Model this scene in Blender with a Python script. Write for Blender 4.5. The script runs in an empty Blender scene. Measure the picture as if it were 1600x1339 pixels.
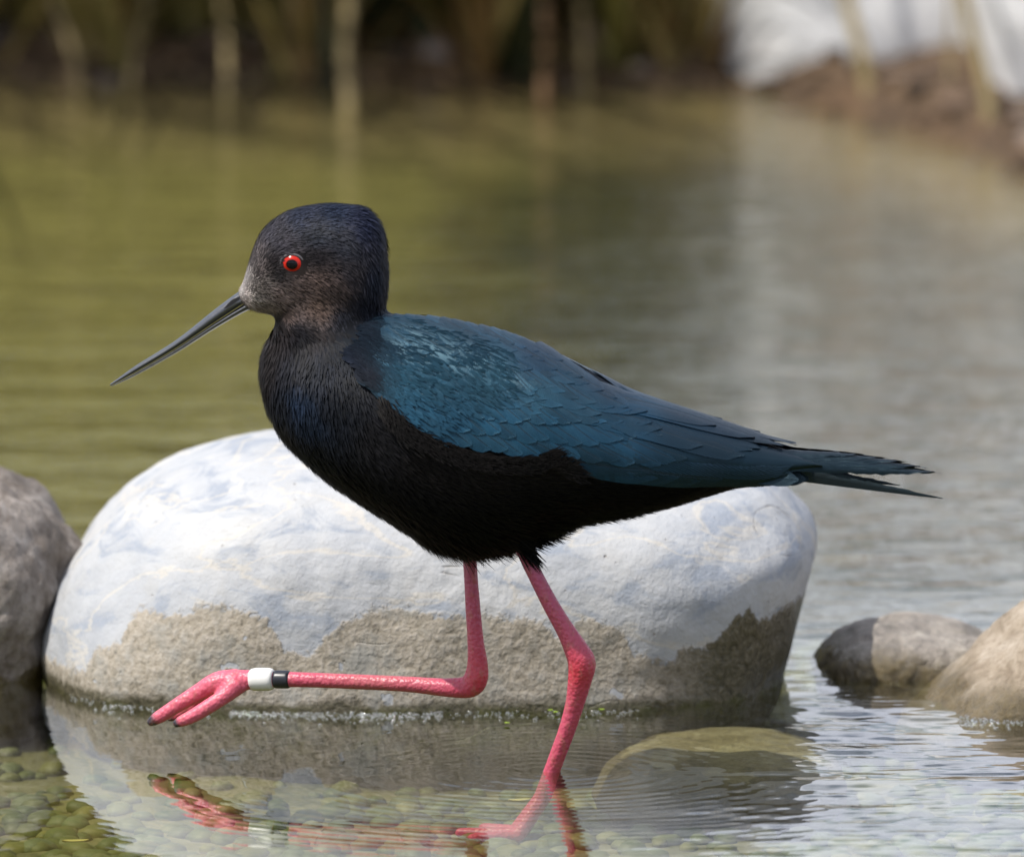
import bpy, bmesh, math, random
import numpy as np
from mathutils import Vector
from mathutils.bvhtree import BVHTree

R = math.radians
rng = np.random.default_rng(7)
random.seed(7)
scene = bpy.context.scene
col = scene.collection

# ------------------------------------------------------------------ camera
FOC, SENS = 400.0, 22.3
CAM_H = 1.386
DEP_FOOT = R(9.0)
CAM_D = CAM_H / math.tan(DEP_FOOT)
K = SENS / FOC / 1600.0
PITCH = DEP_FOOT - math.atan((1205 - 669.5) * K)
cam = bpy.data.cameras.new('camera')
cam.lens = FOC; cam.sensor_width = SENS; cam.sensor_fit = 'HORIZONTAL'
cam.clip_start = 0.5; cam.clip_end = 3000
cam.dof.use_dof = True
cam.dof.focus_distance = 8.88
cam.dof.aperture_fstop = 7.1
camo = bpy.data.objects.new('camera', cam)
camo.location = (0, -CAM_D, CAM_H)
camo.rotation_euler = (math.pi / 2 - PITCH, 0, 0)
col.objects.link(camo)
scene.camera = camo

# ------------------------------------------------------------------ sky and sun
SUN_EL, SUN_AZ = R(56), R(246)      # azimuth clockwise from +y
w = bpy.data.worlds.new('World'); scene.world = w; w.use_nodes = True
nt = w.node_tree; nt.nodes.clear()
sky = nt.nodes.new('ShaderNodeTexSky'); sky.sky_type = 'NISHITA'; sky.sun_disc = False
sky.sun_elevation = SUN_EL; sky.sun_rotation = SUN_AZ
sky.air_density = 1.0; sky.dust_density = 2.0; sky.ozone_density = 1.0
bg = nt.nodes.new('ShaderNodeBackground'); bg.inputs['Strength'].default_value = 0.115
wo = nt.nodes.new('ShaderNodeOutputWorld')
tcw = nt.nodes.new('ShaderNodeTexCoord'); mpw = nt.nodes.new('ShaderNodeMapping'); mpw.inputs['Scale'].default_value = (1, 1, 2.6)
nzw = nt.nodes.new('ShaderNodeTexNoise'); nzw.inputs['Scale'].default_value = 3.2; nzw.inputs['Detail'].default_value = 7; nzw.inputs['Roughness'].default_value = .58
rpw = nt.nodes.new('ShaderNodeValToRGB'); rpw.color_ramp.elements[0].position = .40; rpw.color_ramp.elements[1].position = .60
mxw = nt.nodes.new('ShaderNodeMix'); mxw.data_type = 'RGBA'; mxw.inputs[7].default_value = (10.0, 10.5, 12.0, 1)     # white cloud over blue sky
nt.links.new(tcw.outputs['Generated'], mpw.inputs[0]); nt.links.new(mpw.outputs[0], nzw.inputs['Vector']); nt.links.new(nzw.outputs['Fac'], rpw.inputs[0])
nt.links.new(rpw.outputs[0], mxw.inputs[0]); nt.links.new(sky.outputs[0], mxw.inputs[6]); nt.links.new(mxw.outputs[2], bg.inputs[0])
nt.links.new(bg.outputs[0], wo.inputs[0])
sd = bpy.data.lights.new('sun', 'SUN'); sd.energy = 4.7; sd.angle = R(0.53); sd.color = (1.0, 0.95, 0.87)
so = bpy.data.objects.new('sun', sd); col.objects.link(so)
sdir = Vector((math.sin(SUN_AZ) * math.cos(SUN_EL), math.cos(SUN_AZ) * math.cos(SUN_EL), math.sin(SUN_EL)))
so.rotation_euler = sdir.to_track_quat('Z', 'Y').to_euler()
so.location = sdir * 20
vs = scene.view_settings
vs.view_transform = 'Standard'; vs.look = 'None'; vs.gamma = 1.0; vs.exposure = 0.15
vs.use_curve_mapping = False
scene.render.engine = 'CYCLES'
cy = scene.cycles
cy.use_denoising = True
cy.max_bounces = 8; cy.transparent_max_bounces = 16
cy.caustics_reflective = False; cy.caustics_refractive = False
cy.sample_clamp_indirect = 6.0
scene.render.film_transparent = False

# ------------------------------------------------------------------ pixel rays (photograph pixels, 1600 x 1339)
CAMP = np.array([0, -CAM_D, CAM_H])
def ray(px, py):
    px = np.asarray(px, float); py = np.asarray(py, float)
    a = (px - 800) * K; b = (669.5 - py) * K
    cp, sp = math.cos(PITCH), math.sin(PITCH)
    return np.stack(np.broadcast_arrays(a, cp + b * sp, -sp + b * cp), -1)
def at_y(px, py, y):            # point on the vertical plane at depth y
    d = ray(px, py); t = (y + CAM_D) / d[..., 1]
    return CAMP + d * t[..., None]
def at_z(px, py, z=0.0):        # point on a level plane
    d = ray(px, py); t = (z - CAM_H) / d[..., 2]
    return CAMP + d * t[..., None]

# ------------------------------------------------------------------ numpy noise
def _hash(ix, iy, iz, s):
    n = (ix * 374761393 + iy * 668265263 + iz * 2147483647 + s * 1274126177) & 0xffffffff
    n = ((n ^ (n >> 13)) * 1274126177) & 0xffffffff
    n = ((n ^ (n >> 16)) * 668265263) & 0xffffffff
    return ((n ^ (n >> 15)) & 0xffff) / 32767.5 - 1.0
def vnoise(p, s=0):
    f = np.floor(p).astype(np.int64); u = p - f; u = u * u * u * (u * (u * 6 - 15) + 10)
    r = 0
    for dx in (0, 1):
        wx = u[:, 0] if dx else 1 - u[:, 0]
        for dy in (0, 1):
            wy = u[:, 1] if dy else 1 - u[:, 1]
            for dz in (0, 1):
                wz = u[:, 2] if dz else 1 - u[:, 2]
                r = r + wx * wy * wz * _hash(f[:, 0] + dx, f[:, 1] + dy, f[:, 2] + dz, s)
    return r
def fbm(p, oct=4, s=0, gain=0.5):
    r = 0; a = 1.0; q = np.array(p, float)
    for o in range(oct):
        r = r + a * vnoise(q, s + o * 17); a *= gain; q = q * 2.03 + 3.7
    return r

# ------------------------------------------------------------------ mesh helpers
def mesh_np(name, v, f, smooth=True, attrs=None, uv=None):
    v = np.asarray(v, float)
    me = bpy.data.meshes.new(name)
    if isinstance(f, np.ndarray):
        k = f.shape[1]; n = len(f)
        me.vertices.add(len(v)); me.vertices.foreach_set('co', v.ravel())
        me.loops.add(n * k); me.loops.foreach_set('vertex_index', f.astype(np.int32).ravel())
        me.polygons.add(n)
        me.polygons.foreach_set('loop_start', np.arange(0, n * k, k, dtype=np.int32))
        me.polygons.foreach_set('loop_total', np.full(n, k, dtype=np.int32))
        me.update(calc_edges=True)
    else:
        me.from_pydata([tuple(q) for q in v], [], f)
    if smooth: me.polygons.foreach_set('use_smooth', np.ones(len(me.polygons), bool))
    if attrs:
        for an, arr in attrs.items(): set_attr(me, an, arr)
    me.validate(); me.update()
    return me
def set_attr(me, an, arr):
    arr = np.asarray(arr, np.float32)
    if arr.ndim == 1:
        a = me.attributes.new(an, 'FLOAT', 'POINT'); a.data.foreach_set('value', arr)
    elif arr.shape[1] == 2:
        a = me.attributes.new(an, 'FLOAT2', 'POINT'); a.data.foreach_set('vector', arr.ravel())
    else:
        a = me.attributes.new(an, 'FLOAT_COLOR', 'POINT')
        c = np.ones((len(arr), 4), np.float32); c[:, :3] = arr; a.data.foreach_set('color', c.ravel())
def ob(name, me, mat=None, parent=None, label=None, cat=None, group=None, kind=None, loc=None):
    o = bpy.data.objects.new(name, me); col.objects.link(o)
    if mat is not None and me is not None and len(me.materials) == 0: me.materials.append(mat)
    if parent is not None: o.parent = parent
    if label: o['label'] = label
    if cat: o['category'] = cat
    if group: o['group'] = group
    if kind: o['kind'] = kind
    if loc is not None: o.location = loc
    return o
def grid_faces(nu, nv, close_v=False):
    i = np.arange(nu - 1)[:, None]; j = np.arange(nv if close_v else nv - 1)[None, :]
    a = i * nv + j; b = i * nv + (j + 1) % nv
    return np.stack([a, b, b + nv, a + nv], -1).reshape(-1, 4)
def tube(path, rad, n=10, rad2=None, cap=True, up=(0, 1, 0)):
    """closed tapered tube along path; rad in the plane normal to `up`, rad2 along `up`."""
    path = np.asarray(path, float); m = len(path)
    rad = np.broadcast_to(np.asarray(rad, float), (m,)); rad2 = rad if rad2 is None else np.broadcast_to(np.asarray(rad2, float), (m,))
    t = np.gradient(path, axis=0); t /= np.linalg.norm(t, axis=1)[:, None] + 1e-12
    u = np.cross(t, np.asarray(up, float)); u /= np.linalg.norm(u, axis=1)[:, None] + 1e-12
    b = np.cross(u, t)
    a = np.linspace(0, 2 * math.pi, n, endpoint=False)
    v = path[:, None] + u[:, None] * (np.cos(a)[None, :, None] * rad[:, None, None]) + b[:, None] * (np.sin(a)[None, :, None] * rad2[:, None, None])
    v = v.reshape(-1, 3); f = [list(q) for q in grid_faces(m, n, True)]
    if cap:
        f.append(list(range(n - 1, -1, -1))); f.append([(m - 1) * n + k for k in range(n)])
    return v, f
def spline(pts, n):
    """Catmull-Rom through pts (any dimension)."""
    p = np.asarray(pts, float); p = np.vstack([2 * p[0] - p[1], p, 2 * p[-1] - p[-2]])
    m = len(p) - 3; s = np.linspace(0, m - 1e-9, n); i = s.astype(int); u = (s - i)[:, None]
    a, b, c, d = p[i], p[i + 1], p[i + 2], p[i + 3]
    return .5 * (2 * b + (c - a) * u + (2 * a - 5 * b + 4 * c - d) * u ** 2 + (3 * b - a - 3 * c + d) * u ** 3)
def join(parts):
    V = []; F = []; n = 0
    for v, f in parts:
        V.append(np.asarray(v)); F += [[k + n for k in q] for q in f]; n += len(v)
    return np.vstack(V), F

# ------------------------------------------------------------------ node helpers
class NT:
    def __init__(s, name):
        s.m = bpy.data.materials.new(name); s.m.use_nodes = True
        s.t = s.m.node_tree; s.t.nodes.clear()
        s.out = s.n('ShaderNodeOutputMaterial')
    def n(s, typ, **kw):
        x = s.t.nodes.new(typ)
        for k, v in kw.items():
            if hasattr(x, k): setattr(x, k, v)
        return x
    def l(s, a, b): s.t.links.new(a, b)
    def setin(s, sock, v):
        if hasattr(v, 'is_linked') or isinstance(v, bpy.types.NodeSocket): s.l(v, sock)
        else:
            if isinstance(v, tuple) and len(v) == 3 and sock.type == 'RGBA': v = (*v, 1)
            sock.default_value = v
    def coord(s, which='Object'): return s.n('ShaderNodeTexCoord').outputs[which]
    def attr(s, name, out='Fac'):
        a = s.n('ShaderNodeAttribute'); a.attribute_name = name; return a.outputs[out]
    def mapping(s, vec, scale=(1, 1, 1), rot=(0, 0, 0), loc=(0, 0, 0)):
        x = s.n('ShaderNodeMapping'); s.l(vec, x.inputs[0]); x.inputs['Scale'].default_value = scale
        x.inputs['Rotation'].default_value = rot; x.inputs['Location'].default_value = loc; return x.outputs[0]
    def noise(s, vec, scale, detail=4, rough=.55, dist=0, out='Fac'):
        x = s.n('ShaderNodeTexNoise'); s.l(vec, x.inputs['Vector'])
        x.inputs['Scale'].default_value = scale; x.inputs['Detail'].default_value = detail
        x.inputs['Roughness'].default_value = rough; x.inputs['Distortion'].default_value = dist
        return x.outputs[out]
    def voro(s, vec, scale, feature='F1', out='Distance', rnd=1.0):
        x = s.n('ShaderNodeTexVoronoi'); x.feature = feature; s.l(vec, x.inputs['Vector'])
        x.inputs['Scale'].default_value = scale; x.inputs['Randomness'].default_value = rnd; return x.outputs[out]
    def math(s, op, a, b=0.0, c=0.0, clamp=False):
        x = s.n('ShaderNodeMath'); x.operation = op; x.use_clamp = clamp
        for k, v in enumerate((a, b, c)): s.setin(x.inputs[k], v)
        return x.outputs[0]
    def ramp(s, fac, stops, interp='LINEAR'):
        x = s.n('ShaderNodeValToRGB'); s.setin(x.inputs[0], fac); e = x.color_ramp; e.interpolation = interp
        while len(e.elements) < len(stops): e.elements.new(0.5)
        for k, (p, c) in enumerate(stops):
            e.elements[k].position = p
            e.elements[k].color = (*c, 1) if isinstance(c, tuple) else (c, c, c, 1)
        return x.outputs[0]
    def mix(s, fac, a, b, typ='MIX'):
        x = s.n('ShaderNodeMix'); x.data_type = 'RGBA'; x.blend_type = typ
        s.setin(x.inputs[0], fac); s.setin(x.inputs[6], a); s.setin(x.inputs[7], b); return x.outputs[2]
    def smooth(s, v, lo, hi):
        x = s.n('ShaderNodeMapRange'); x.interpolation_type = 'SMOOTHSTEP'
        s.setin(x.inputs[0], v); x.inputs[1].default_value = lo; x.inputs[2].default_value = hi; return x.outputs[0]
    def bump(s, h, strength=.3, dist=.001, normal=None):
        x = s.n('ShaderNodeBump'); x.inputs['Strength'].default_value = strength; x.inputs['Distance'].default_value = dist
        s.l(h, x.inputs['Height'])
        if normal is not None: s.l(normal, x.inputs['Normal'])
        return x.outputs[0]
    def pbr(s, color, rough=.6, normal=None, **kw):
        x = s.n('ShaderNodeBsdfPrincipled'); s.setin(x.inputs['Base Color'], color); s.setin(x.inputs['Roughness'], rough)
        if normal is not None: s.l(normal, x.inputs['Normal'])
        for k, v in kw.items(): s.setin(x.inputs[k.replace('_', ' ')], v)
        s.l(x.outputs[0], s.out.inputs[0]); return x
    def sep(s, v):
        x = s.n('ShaderNodeSeparateXYZ'); s.l(v, x.inputs[0]); return x.outputs

# ================================================================== MATERIALS
def m_ground():
    t = NT('ground'); c = t.coord('Object'); z = t.sep(c)[2]
    n1 = t.noise(c, 9, 6, .6); n2 = t.noise(c, 60, 5, .65); n3 = t.noise(c, 3.1, 3)
    mud = t.ramp(n2, [(.3, (.026, .015, .007)), (.5, (.066, .038, .018)), (.62, (.12, .074, .038)), (.75, (.21, .155, .10))])
    mud = t.mix(t.smooth(n1, .45, .62), mud, (.09, .05, .022))
    bed = t.ramp(n2, [(.3, (.042, .042, .011)), (.5, (.12, .112, .042)), (.7, (.20, .18, .08))])
    bed = t.mix(t.smooth(n3, .42, .62), bed, t.mix(n2, (.12, .112, .038), (.19, .17, .07)))
    grass_refl = t.smooth(t.math('ADD', t.sep(c)[0], t.math('MULTIPLY', t.math('SUBTRACT', n1, .5), .25)), .06, -.10)  # far bed painted lighter to the left, standing in for sunlit grass reflections
    silt_refl = t.mix(grass_refl, t.mix(n2, (.022, .022, .007), (.060, .054, .020)), t.mix(n2, (.10, .088, .026), (.31, .27, .10)))
    bed = t.mix(t.smooth(t.math('ADD', t.sep(c)[1], t.math('MULTIPLY', n1, .5)), .55, 1.0), bed, silt_refl)
    bed = t.mix(t.math('MULTIPLY', t.smooth(z, -.04, -.01), t.smooth(t.sep(c)[1], 1.6, 2.0)), bed, t.mix(n2, (.14, .10, .05), (.26, .20, .11)))
    sub = t.smooth(t.math('ADD', z, t.math('MULTIPLY', t.math('SUBTRACT', n1, .5), .01)), .004, -.012)
    colr = t.mix(sub, mud, bed)
    t.pbr(colr, .85, t.bump(n2, .6, .01)); return t.m
def m_pebble():
    t = NT('pebble'); c = t.coord('Object'); oi = t.n('ShaderNodeObjectInfo')
    r = t.math('FRACT', t.math('ADD', oi.outputs['Random'], t.attr('pid')))
    base = t.ramp(r, [(0, (.06, .08, .008)), (.25, (.13, .13, .016)), (.5, (.085, .115, .022)), (.7, (.20, .18, .035)), (.86, (.13, .16, .07)), (1, (.28, .25, .11))])
    n = t.noise(c, 220, 4); n2 = t.noise(c, 60, 3)
    base = t.mix(t.smooth(n2, .4, .65), base, t.mix(.5, base, (.05, .07, .008)))
    base = t.mix(t.math('MULTIPLY', n, .5), base, (.02, .025, .006))
    t.pbr(base, .6, t.bump(n, .4, .001)); return t.m
def m_boulder():
    """pale stone, dried mud below the ragged edge held in 'mud' (metres below that edge), wet at the waterline"""
    t = NT('pale_boulder'); c = t.coord('Object'); z = t.sep(c)[2]
    nbig = t.noise(c, 16, 5, .6); nmid = t.noise(c, 55, 6, .65); nf = t.noise(c, 300, 3, .62); nff = t.noise(c, 900, 2, .5)
    st = t.mapping(c, (1, 1, 2.4), (0, R(-14), R(20)))
    ns = t.noise(st, 22, 5, .6, 1.2)
    pale = t.ramp(nbig, [(.3, (.30, .315, .34)), (.5, (.385, .395, .41)), (.7, (.46, .46, .455))])
    pale = t.mix(t.math('MULTIPLY', t.smooth(ns, .50, .36), .8), pale, (.245, .275, .325))
    pale = t.mix(t.math('MULTIPLY', t.smooth(nmid, .52, .64), .35), pale, (.37, .365, .355))
    vein = t.math('ABSOLUTE', t.math('SUBTRACT', t.noise(st, 10, 6, .55, .8), .5))
    v1 = t.smooth(vein, .022, .002)
    pale = t.mix(t.math('MULTIPLY', v1, .4), pale, (.56, .50, .40))
    crk = t.math('ABSOLUTE', t.math('SUBTRACT', t.noise(t.mapping(c, (1, 1, 1.9), (0, R(8), 0), (3.1, 1, .4)), 5, 3, .5, .4), .5))
    ck = t.math('MULTIPLY', t.smooth(t.math('ADD', crk, t.math('MULTIPLY', nf, .004)), .0060, .0022), t.smooth(nmid, .50, .60))
    pale = t.mix(t.math('MULTIPLY', ck, .3), pale, (.20, .165, .12))
    pit = t.math('MULTIPLY', t.smooth(t.voro(c, 160), .16, .04), t.smooth(nmid, .55, .66))
    pale = t.mix(t.math('MULTIPLY', pit, .75), pale, (.22, .19, .15))
    pale = t.mix(t.math('MULTIPLY', t.smooth(nf, .52, .72), .25), pale, (.42, .41, .40))
    mudc = t.ramp(nf, [(.28, (.14, .12, .09)), (.42, (.29, .255, .20)), (.58, (.36, .32, .265)), (.8, (.44, .40, .345))])
    mudc = t.mix(t.smooth(nmid, .45, .7), mudc, t.mix(nf, (.20, .195, .17), (.36, .345, .315)))
    wetr = t.attr('wet')
    d = t.attr('mud')
    dd = t.math('ADD', d, t.math('MULTIPLY', t.math('SUBTRACT', nmid, .5), .009))
    dd = t.math('ADD', dd, t.math('MULTIPLY', t.math('SUBTRACT', nf, .5), .013))
    mk = t.smooth(dd, -.0016, .0016)
    patch = t.smooth(t.noise(t.mapping(c, (1, 1, 1), (0, 0, 0), (.37, .2, .1)), 70, 3), .70, .72)
    mk2 = t.math('MULTIPLY', mk, t.math('SUBTRACT', 1.0, patch))
    dark = t.ramp(nf, [(.3, (.030, .028, .016)), (.55, (.085, .075, .045)), (.75, (.15, .13, .085))])
    wl = t.math('ADD', z, t.math('MULTIPLY', t.math('SUBTRACT', nmid, .5), .016))
    wetk = t.math('MAXIMUM', t.smooth(wl, .0075, .002), t.math('MULTIPLY', mk, wetr))
    colr = t.mix(mk2, pale, mudc)
    colr = t.mix(t.math('MULTIPLY', wetk, .92), colr, dark)
    moss = t.math('MULTIPLY', t.smooth(wl, .006, .0), t.smooth(nmid, .45, .6))
    colr = t.mix(t.math('MULTIPLY', moss, .7), colr, (.07, .075, .012))
    b = t.bump(nff, .25, .0006)
    h = t.math('ADD', t.math('MULTIPLY', nf, t.math('ADD', .28, t.math('MULTIPLY', mk2, .25))), t.math('MULTIPLY', nmid, .5))
    h = t.math('SUBTRACT', h, t.math('MULTIPLY', t.math('ADD', t.math('MULTIPLY', ck, .3), pit), .7))
    b = t.bump(h, .75, .0032, b)
    rough = t.math('SUBTRACT', .85, t.math('MULTIPLY', wetk, .5))
    t.pbr(colr, rough, b, Specular_IOR_Level=.35); return t.m
def m_rock(name, cols, wet_h=.012, shine=.3, scale=1.0):
    t = NT(name); c = t.coord('Object'); z = t.sep(c)[2]
    a = t.noise(c, 24 * scale, 6, .65); f = t.noise(c, 240 * scale, 6, .7); st = t.noise(t.mapping(c, (2.2, 1, .7), (0, R(35), 0)), 38 * scale, 5, .6, .8)
    k = t.math('ADD', t.math('MULTIPLY', a, .5), t.math('MULTIPLY', st, .5))
    base = t.ramp(k, [(.32, cols[0]), (.48, cols[1]), (.58, cols[2]), (.7, cols[3])])
    base = t.mix(t.math('MULTIPLY', t.smooth(f, .48, .68), .55), base, cols[0])
    wl = t.math('ADD', z, t.math('MULTIPLY', t.math('SUBTRACT', a, .5), .03))
    wk = t.smooth(wl, wet_h, wet_h * .25 if wet_h > 0 else wet_h - .04)
    wc = t.ramp(f, [(.3, (.035, .025, .008)), (.55, (.11, .08, .028)), (.8, (.20, .15, .07))])
    base = t.mix(t.math('MULTIPLY', wk, .85), base, wc)
    h = t.math('ADD', f, t.math('MULTIPLY', st, 1.2))
    rr = t.math('SUBTRACT', .8, t.math('MULTIPLY', wk, .8 - shine))
    t.pbr(base, rr, t.bump(h, .8, .003)); return t.m
def m_water():
    t = NT('water'); c = t.coord('Object')
    n = t.noise(t.mapping(c, (1, 1, 1)), 26, 3, .5)
    far = t.noise(t.mapping(c, (.55, 1.0, 1)), 60, 3, .55)
    y = t.sep(c)[1]
    roll = t.noise(t.mapping(c, (.30, 1.0, 1)), 17, 3, .55)
    hh = t.math('MULTIPLY', t.math('ADD', far, t.math('MULTIPLY', roll, 2.4)), t.smooth(y, .30, .8))
    b = t.bump(hh, .6, .006)
    geo = t.n('ShaderNodeNewGeometry')
    dp = t.n('ShaderNodeVectorMath'); dp.operation = 'DOT_PRODUCT'; t.l(geo.outputs['Incoming'], dp.inputs[0]); t.l(b, dp.inputs[1])
    cs = t.math('ABSOLUTE', dp.outputs['Value'], clamp=True)
    fr = t.math('ADD', .02, t.math('MULTIPLY', .98, t.math('POWER', t.math('SUBTRACT', 1.0, cs), 5.0)))
    tr = t.n('ShaderNodeBsdfTransparent'); tr.inputs[0].default_value = (.87, .89, .74, 1)
    gl = t.n('ShaderNodeBsdfGlossy'); gl.inputs['Roughness'].default_value = 0.012; gl.inputs['Color'].default_value = (1, 1, 1, 1); t.l(b, gl.inputs['Normal'])
    mx = t.n('ShaderNodeMixShader'); t.l(fr, mx.inputs[0]); t.l(tr.outputs[0], mx.inputs[1]); t.l(gl.outputs[0], mx.inputs[2])
    t.l(mx.outputs[0], t.out.inputs[0]); return t.m
def m_bubble():
    t = NT('bubble')
    lw = t.n('ShaderNodeLayerWeight'); lw.inputs[0].default_value = .35
    tr = t.n('ShaderNodeBsdfTransparent'); gl = t.n('ShaderNodeBsdfGlossy'); gl.inputs['Roughness'].default_value = .06
    mx = t.n('ShaderNodeMixShader'); t.l(t.math('ADD', .12, t.math('MULTIPLY', lw.outputs['Facing'], .6)), mx.inputs[0])
    t.l(tr.outputs[0], mx.inputs[1]); t.l(gl.outputs[0], mx.inputs[2]); t.l(mx.outputs[0], t.out.inputs[0]); return t.m
def m_plumage(name, spec=.35, rough=.5, sheen=.0):
    t = NT(name); colr = t.attr('tint', 'Color'); c = t.coord('Object')
    n = t.noise(c, 90, 4, .6)
    colr = t.mix(t.math('MULTIPLY', t.smooth(n, .4, .65), .35), colr, t.mix(1.0, colr, (1.7, 1.6, 1.6), 'MULTIPLY'))
    t.pbr(colr, rough, None, Specular_IOR_Level=spec, Sheen_Weight=sheen, Sheen_Roughness=.4, Sheen_Tint=(.6, .7, 1.0, 1)); return t.m
def m_skin():
    t = NT('leg_skin'); c = t.coord('Object'); colr = t.attr('tint', 'Color')
    n = t.noise(t.mapping(c, (1, 1, .5)), 260, 4, .6); v = t.voro(c, 520)
    colr = t.mix(t.math('MULTIPLY', t.smooth(n, .5, .72), .55), colr, (.42, .15, .12))
    colr = t.mix(t.math('MULTIPLY', t.smooth(v, .5, .9), .25), colr, (.40, .05, .07))
    h = t.math('ADD', n, t.math('MULTIPLY', v, -.8))
    t.pbr(colr, .40, t.bump(h, .45, .0010), Subsurface_Weight=.25, Subsurface_Radius=(.006, .0015, .001), Subsurface_Scale=.3, Specular_IOR_Level=.5); return t.m
def m_feather():
    t = NT('wing_feather'); uv = t.attr('fuv', 'Vector'); s = t.sep(uv); u, v = s[0], s[1]
    oi = t.n('ShaderNodeObjectInfo'); rnd = oi.outputs['Random']
    tint = t.attr('tint', 'Color')
    base = t.mix(rnd, t.mix(1.0, tint, (1.15, .95, 1.0), 'MULTIPLY'), t.mix(1.0, tint, (.85, 1.0, 1.12), 'MULTIPLY'))
    av = t.math('ABSOLUTE', v)
    barb = t.n('ShaderNodeTexWave'); barb.wave_type = 'BANDS'; barb.bands_direction = 'X'
    comb = t.n('ShaderNodeCombineXYZ'); t.l(t.math('ADD', t.math('MULTIPLY', u, 1.0), t.math('MULTIPLY', av, -.28)), comb.inputs[0]); t.l(t.math('MULTIPLY', v, .3), comb.inputs[1]); t.l(rnd, comb.inputs[2])
    t.l(comb.outputs[0], barb.inputs['Vector']); barb.inputs['Scale'].default_value = 9; barb.inputs['Distortion'].default_value = 2.5; barb.inputs['Detail'].default_value = 3
    nz = t.noise(comb.outputs[0], 5, 4, .6)
    base = t.mix(t.math('MULTIPLY', t.smooth(nz, .4, .7), .5), base, t.mix(1.0, base, (.5, .52, .62), 'MULTIPLY'))
    rach = t.smooth(av, .075, .03)
    base = t.mix(t.math('MULTIPLY', rach, .8), base, (.006, .008, .012))
    edge = t.smooth(t.math('MAXIMUM', av, t.math('SUBTRACT', u, .02)), .86, .98)
    base = t.mix(t.math('MULTIPLY', edge, .5), base, t.mix(1.0, base, (1.6, 1.6, 1.6), 'MULTIPLY'))
    h = t.math('SUBTRACT', t.math('MULTIPLY', barb.outputs['Fac'], .4), t.math('MULTIPLY', rach, .6))
    t.pbr(base, .40, t.bump(h, .35, .0006), Specular_IOR_Level=.42, Specular_Tint=(.45, .8, 1.0, 1), Sheen_Weight=.0, Sheen_Roughness=.35, Sheen_Tint=(.5, .7, .85, 1)); return t.m
def m_simple(name, c, rough=.5, **kw):
    t = NT(name); n = t.noise(t.coord('Object'), 300, 4); k = t.mix(t.math('MULTIPLY', n, .35), c, tuple(x * .6 for x in c))
    t.pbr(k, rough, t.bump(n, .15, .0004), **kw); return t.m
def m_bill():
    t = NT('bill'); c = t.coord('Object'); n = t.noise(t.mapping(c, (.3, 1, 1), (0, R(31), 0)), 700, 4, .6)
    k = t.mix(n, (.010, .012, .017), (.030, .034, .045))
    t.pbr(k, t.math('ADD', .22, t.math('MULTIPLY', n, .15)), t.bump(n, .25, .0004), Specular_IOR_Level=.9, Coat_Weight=.8, Coat_Roughness=.12); return t.m
def m_iris():
    t = NT('iris'); r = t.attr('rad')
    ang = t.noise(t.coord('Object'), 1600, 3)
    k = t.ramp(r, [(0, (.10, .0, .0)), (.14, (.20, .004, .003)), (.5, (.48, .008, .004)), (.82, (.36, .005, .003)), (1, (.08, .002, .002))])
    k = t.mix(t.math('MULTIPLY', ang, .4), k, (.6, .04, .01))
    t.pbr(k, .18, None, Specular_IOR_Level=.3); return t.m
def m_blade(name, ramp, rough=.6, trans=.25):
    t = NT(name); p = t.attr('pid'); c = t.coord('Object')
    k = t.ramp(p, ramp); n = t.noise(t.mapping(c, (1, 1, .15)), 120, 3)
    k = t.mix(t.math('MULTIPLY', n, .5), k, t.mix(1.0, k, (.55, .5, .4), 'MULTIPLY'))
    b = t.n('ShaderNodeBsdfPrincipled'); t.l(k, b.inputs['Base Color']); b.inputs['Roughness'].default_value = rough
    tl = t.n('ShaderNodeBsdfTranslucent'); t.l(k, tl.inputs[0])
    mx = t.n('ShaderNodeMixShader'); mx.inputs[0].default_value = trans; t.l(b.outputs[0], mx.inputs[1]); t.l(tl.outputs[0], mx.inputs[2])
    t.l(mx.outputs[0], t.out.inputs[0]); return t.m

M_GROUND = m_ground(); M_PEB = m_pebble(); M_BOULDER = m_boulder(); M_WATER = m_water(); M_BUB = m_bubble()
M_BODY = m_plumage('body_plumage', .08, .6); M_TUFT = m_plumage('plumage_barbs', .06, .5, .0)
M_SKIN = m_skin(); M_FEA = m_feather(); M_BILL = m_bill(); M_IRIS = m_iris()

# ================================================================== SETTING
# waterline of the far bank, read from the photograph (pixels) and put on the level z = 0
_wl = at_z([-400, 0, 300, 600, 820, 1000, 1150, 1310, 1500, 1600, 1900], [112, 118, 122, 130, 132, 130, 135, 175, 225, 272, 330])
def shore_y(x):
    return np.interp(x, np.concatenate([[-60, -1.5], _wl[:, 0], [1.2, 60]]), np.concatenate([[2.4, 2.8], _wl[:, 1], [1.6, .9]]))
def bed_z(x, y):
    sy = shore_y(x)
    d = sy - y                                   # metres in front of the far shore
    p = np.stack([x, y, np.zeros_like(x)], -1)
    deep = -.036 - .05 * np.clip((y - .45) / .8, 0, 1)
    z = np.where(d > 0, np.maximum(deep, -d * .16), np.minimum(-d * 1.1, .022 + np.clip(-d - .3, 0, 200) * .05))
    side = np.clip(np.abs(x) - 2.4, 0, 400) * .25; front = np.clip(-3.2 - y, 0, 400) * .25
    z = z + np.minimum(side, .35) + np.minimum(front, .3)
    land = np.clip((z + .02) / .06, 0, 1)
    z = z + fbm(p * 7, 4, 3) * (.003 + .009 * land) + fbm(p * 45, 3, 9) * (.0015 + .005 * land)
    z = z + np.clip((np.hypot(x, y) - 30) / 300, 0, 1) * 2.0 * fbm(p * .02, 3, 5)
    return z
def axis(lo, hi, step, far, n):
    core = np.arange(lo, hi, step); g = np.geomspace(step, far, n)
    return np.concatenate([lo - g[::-1], core, hi + g])
gx = axis(-.62, .62, .011, 400, 42); gy = axis(-.35, 3.6, .011, 900, 46)
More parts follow.
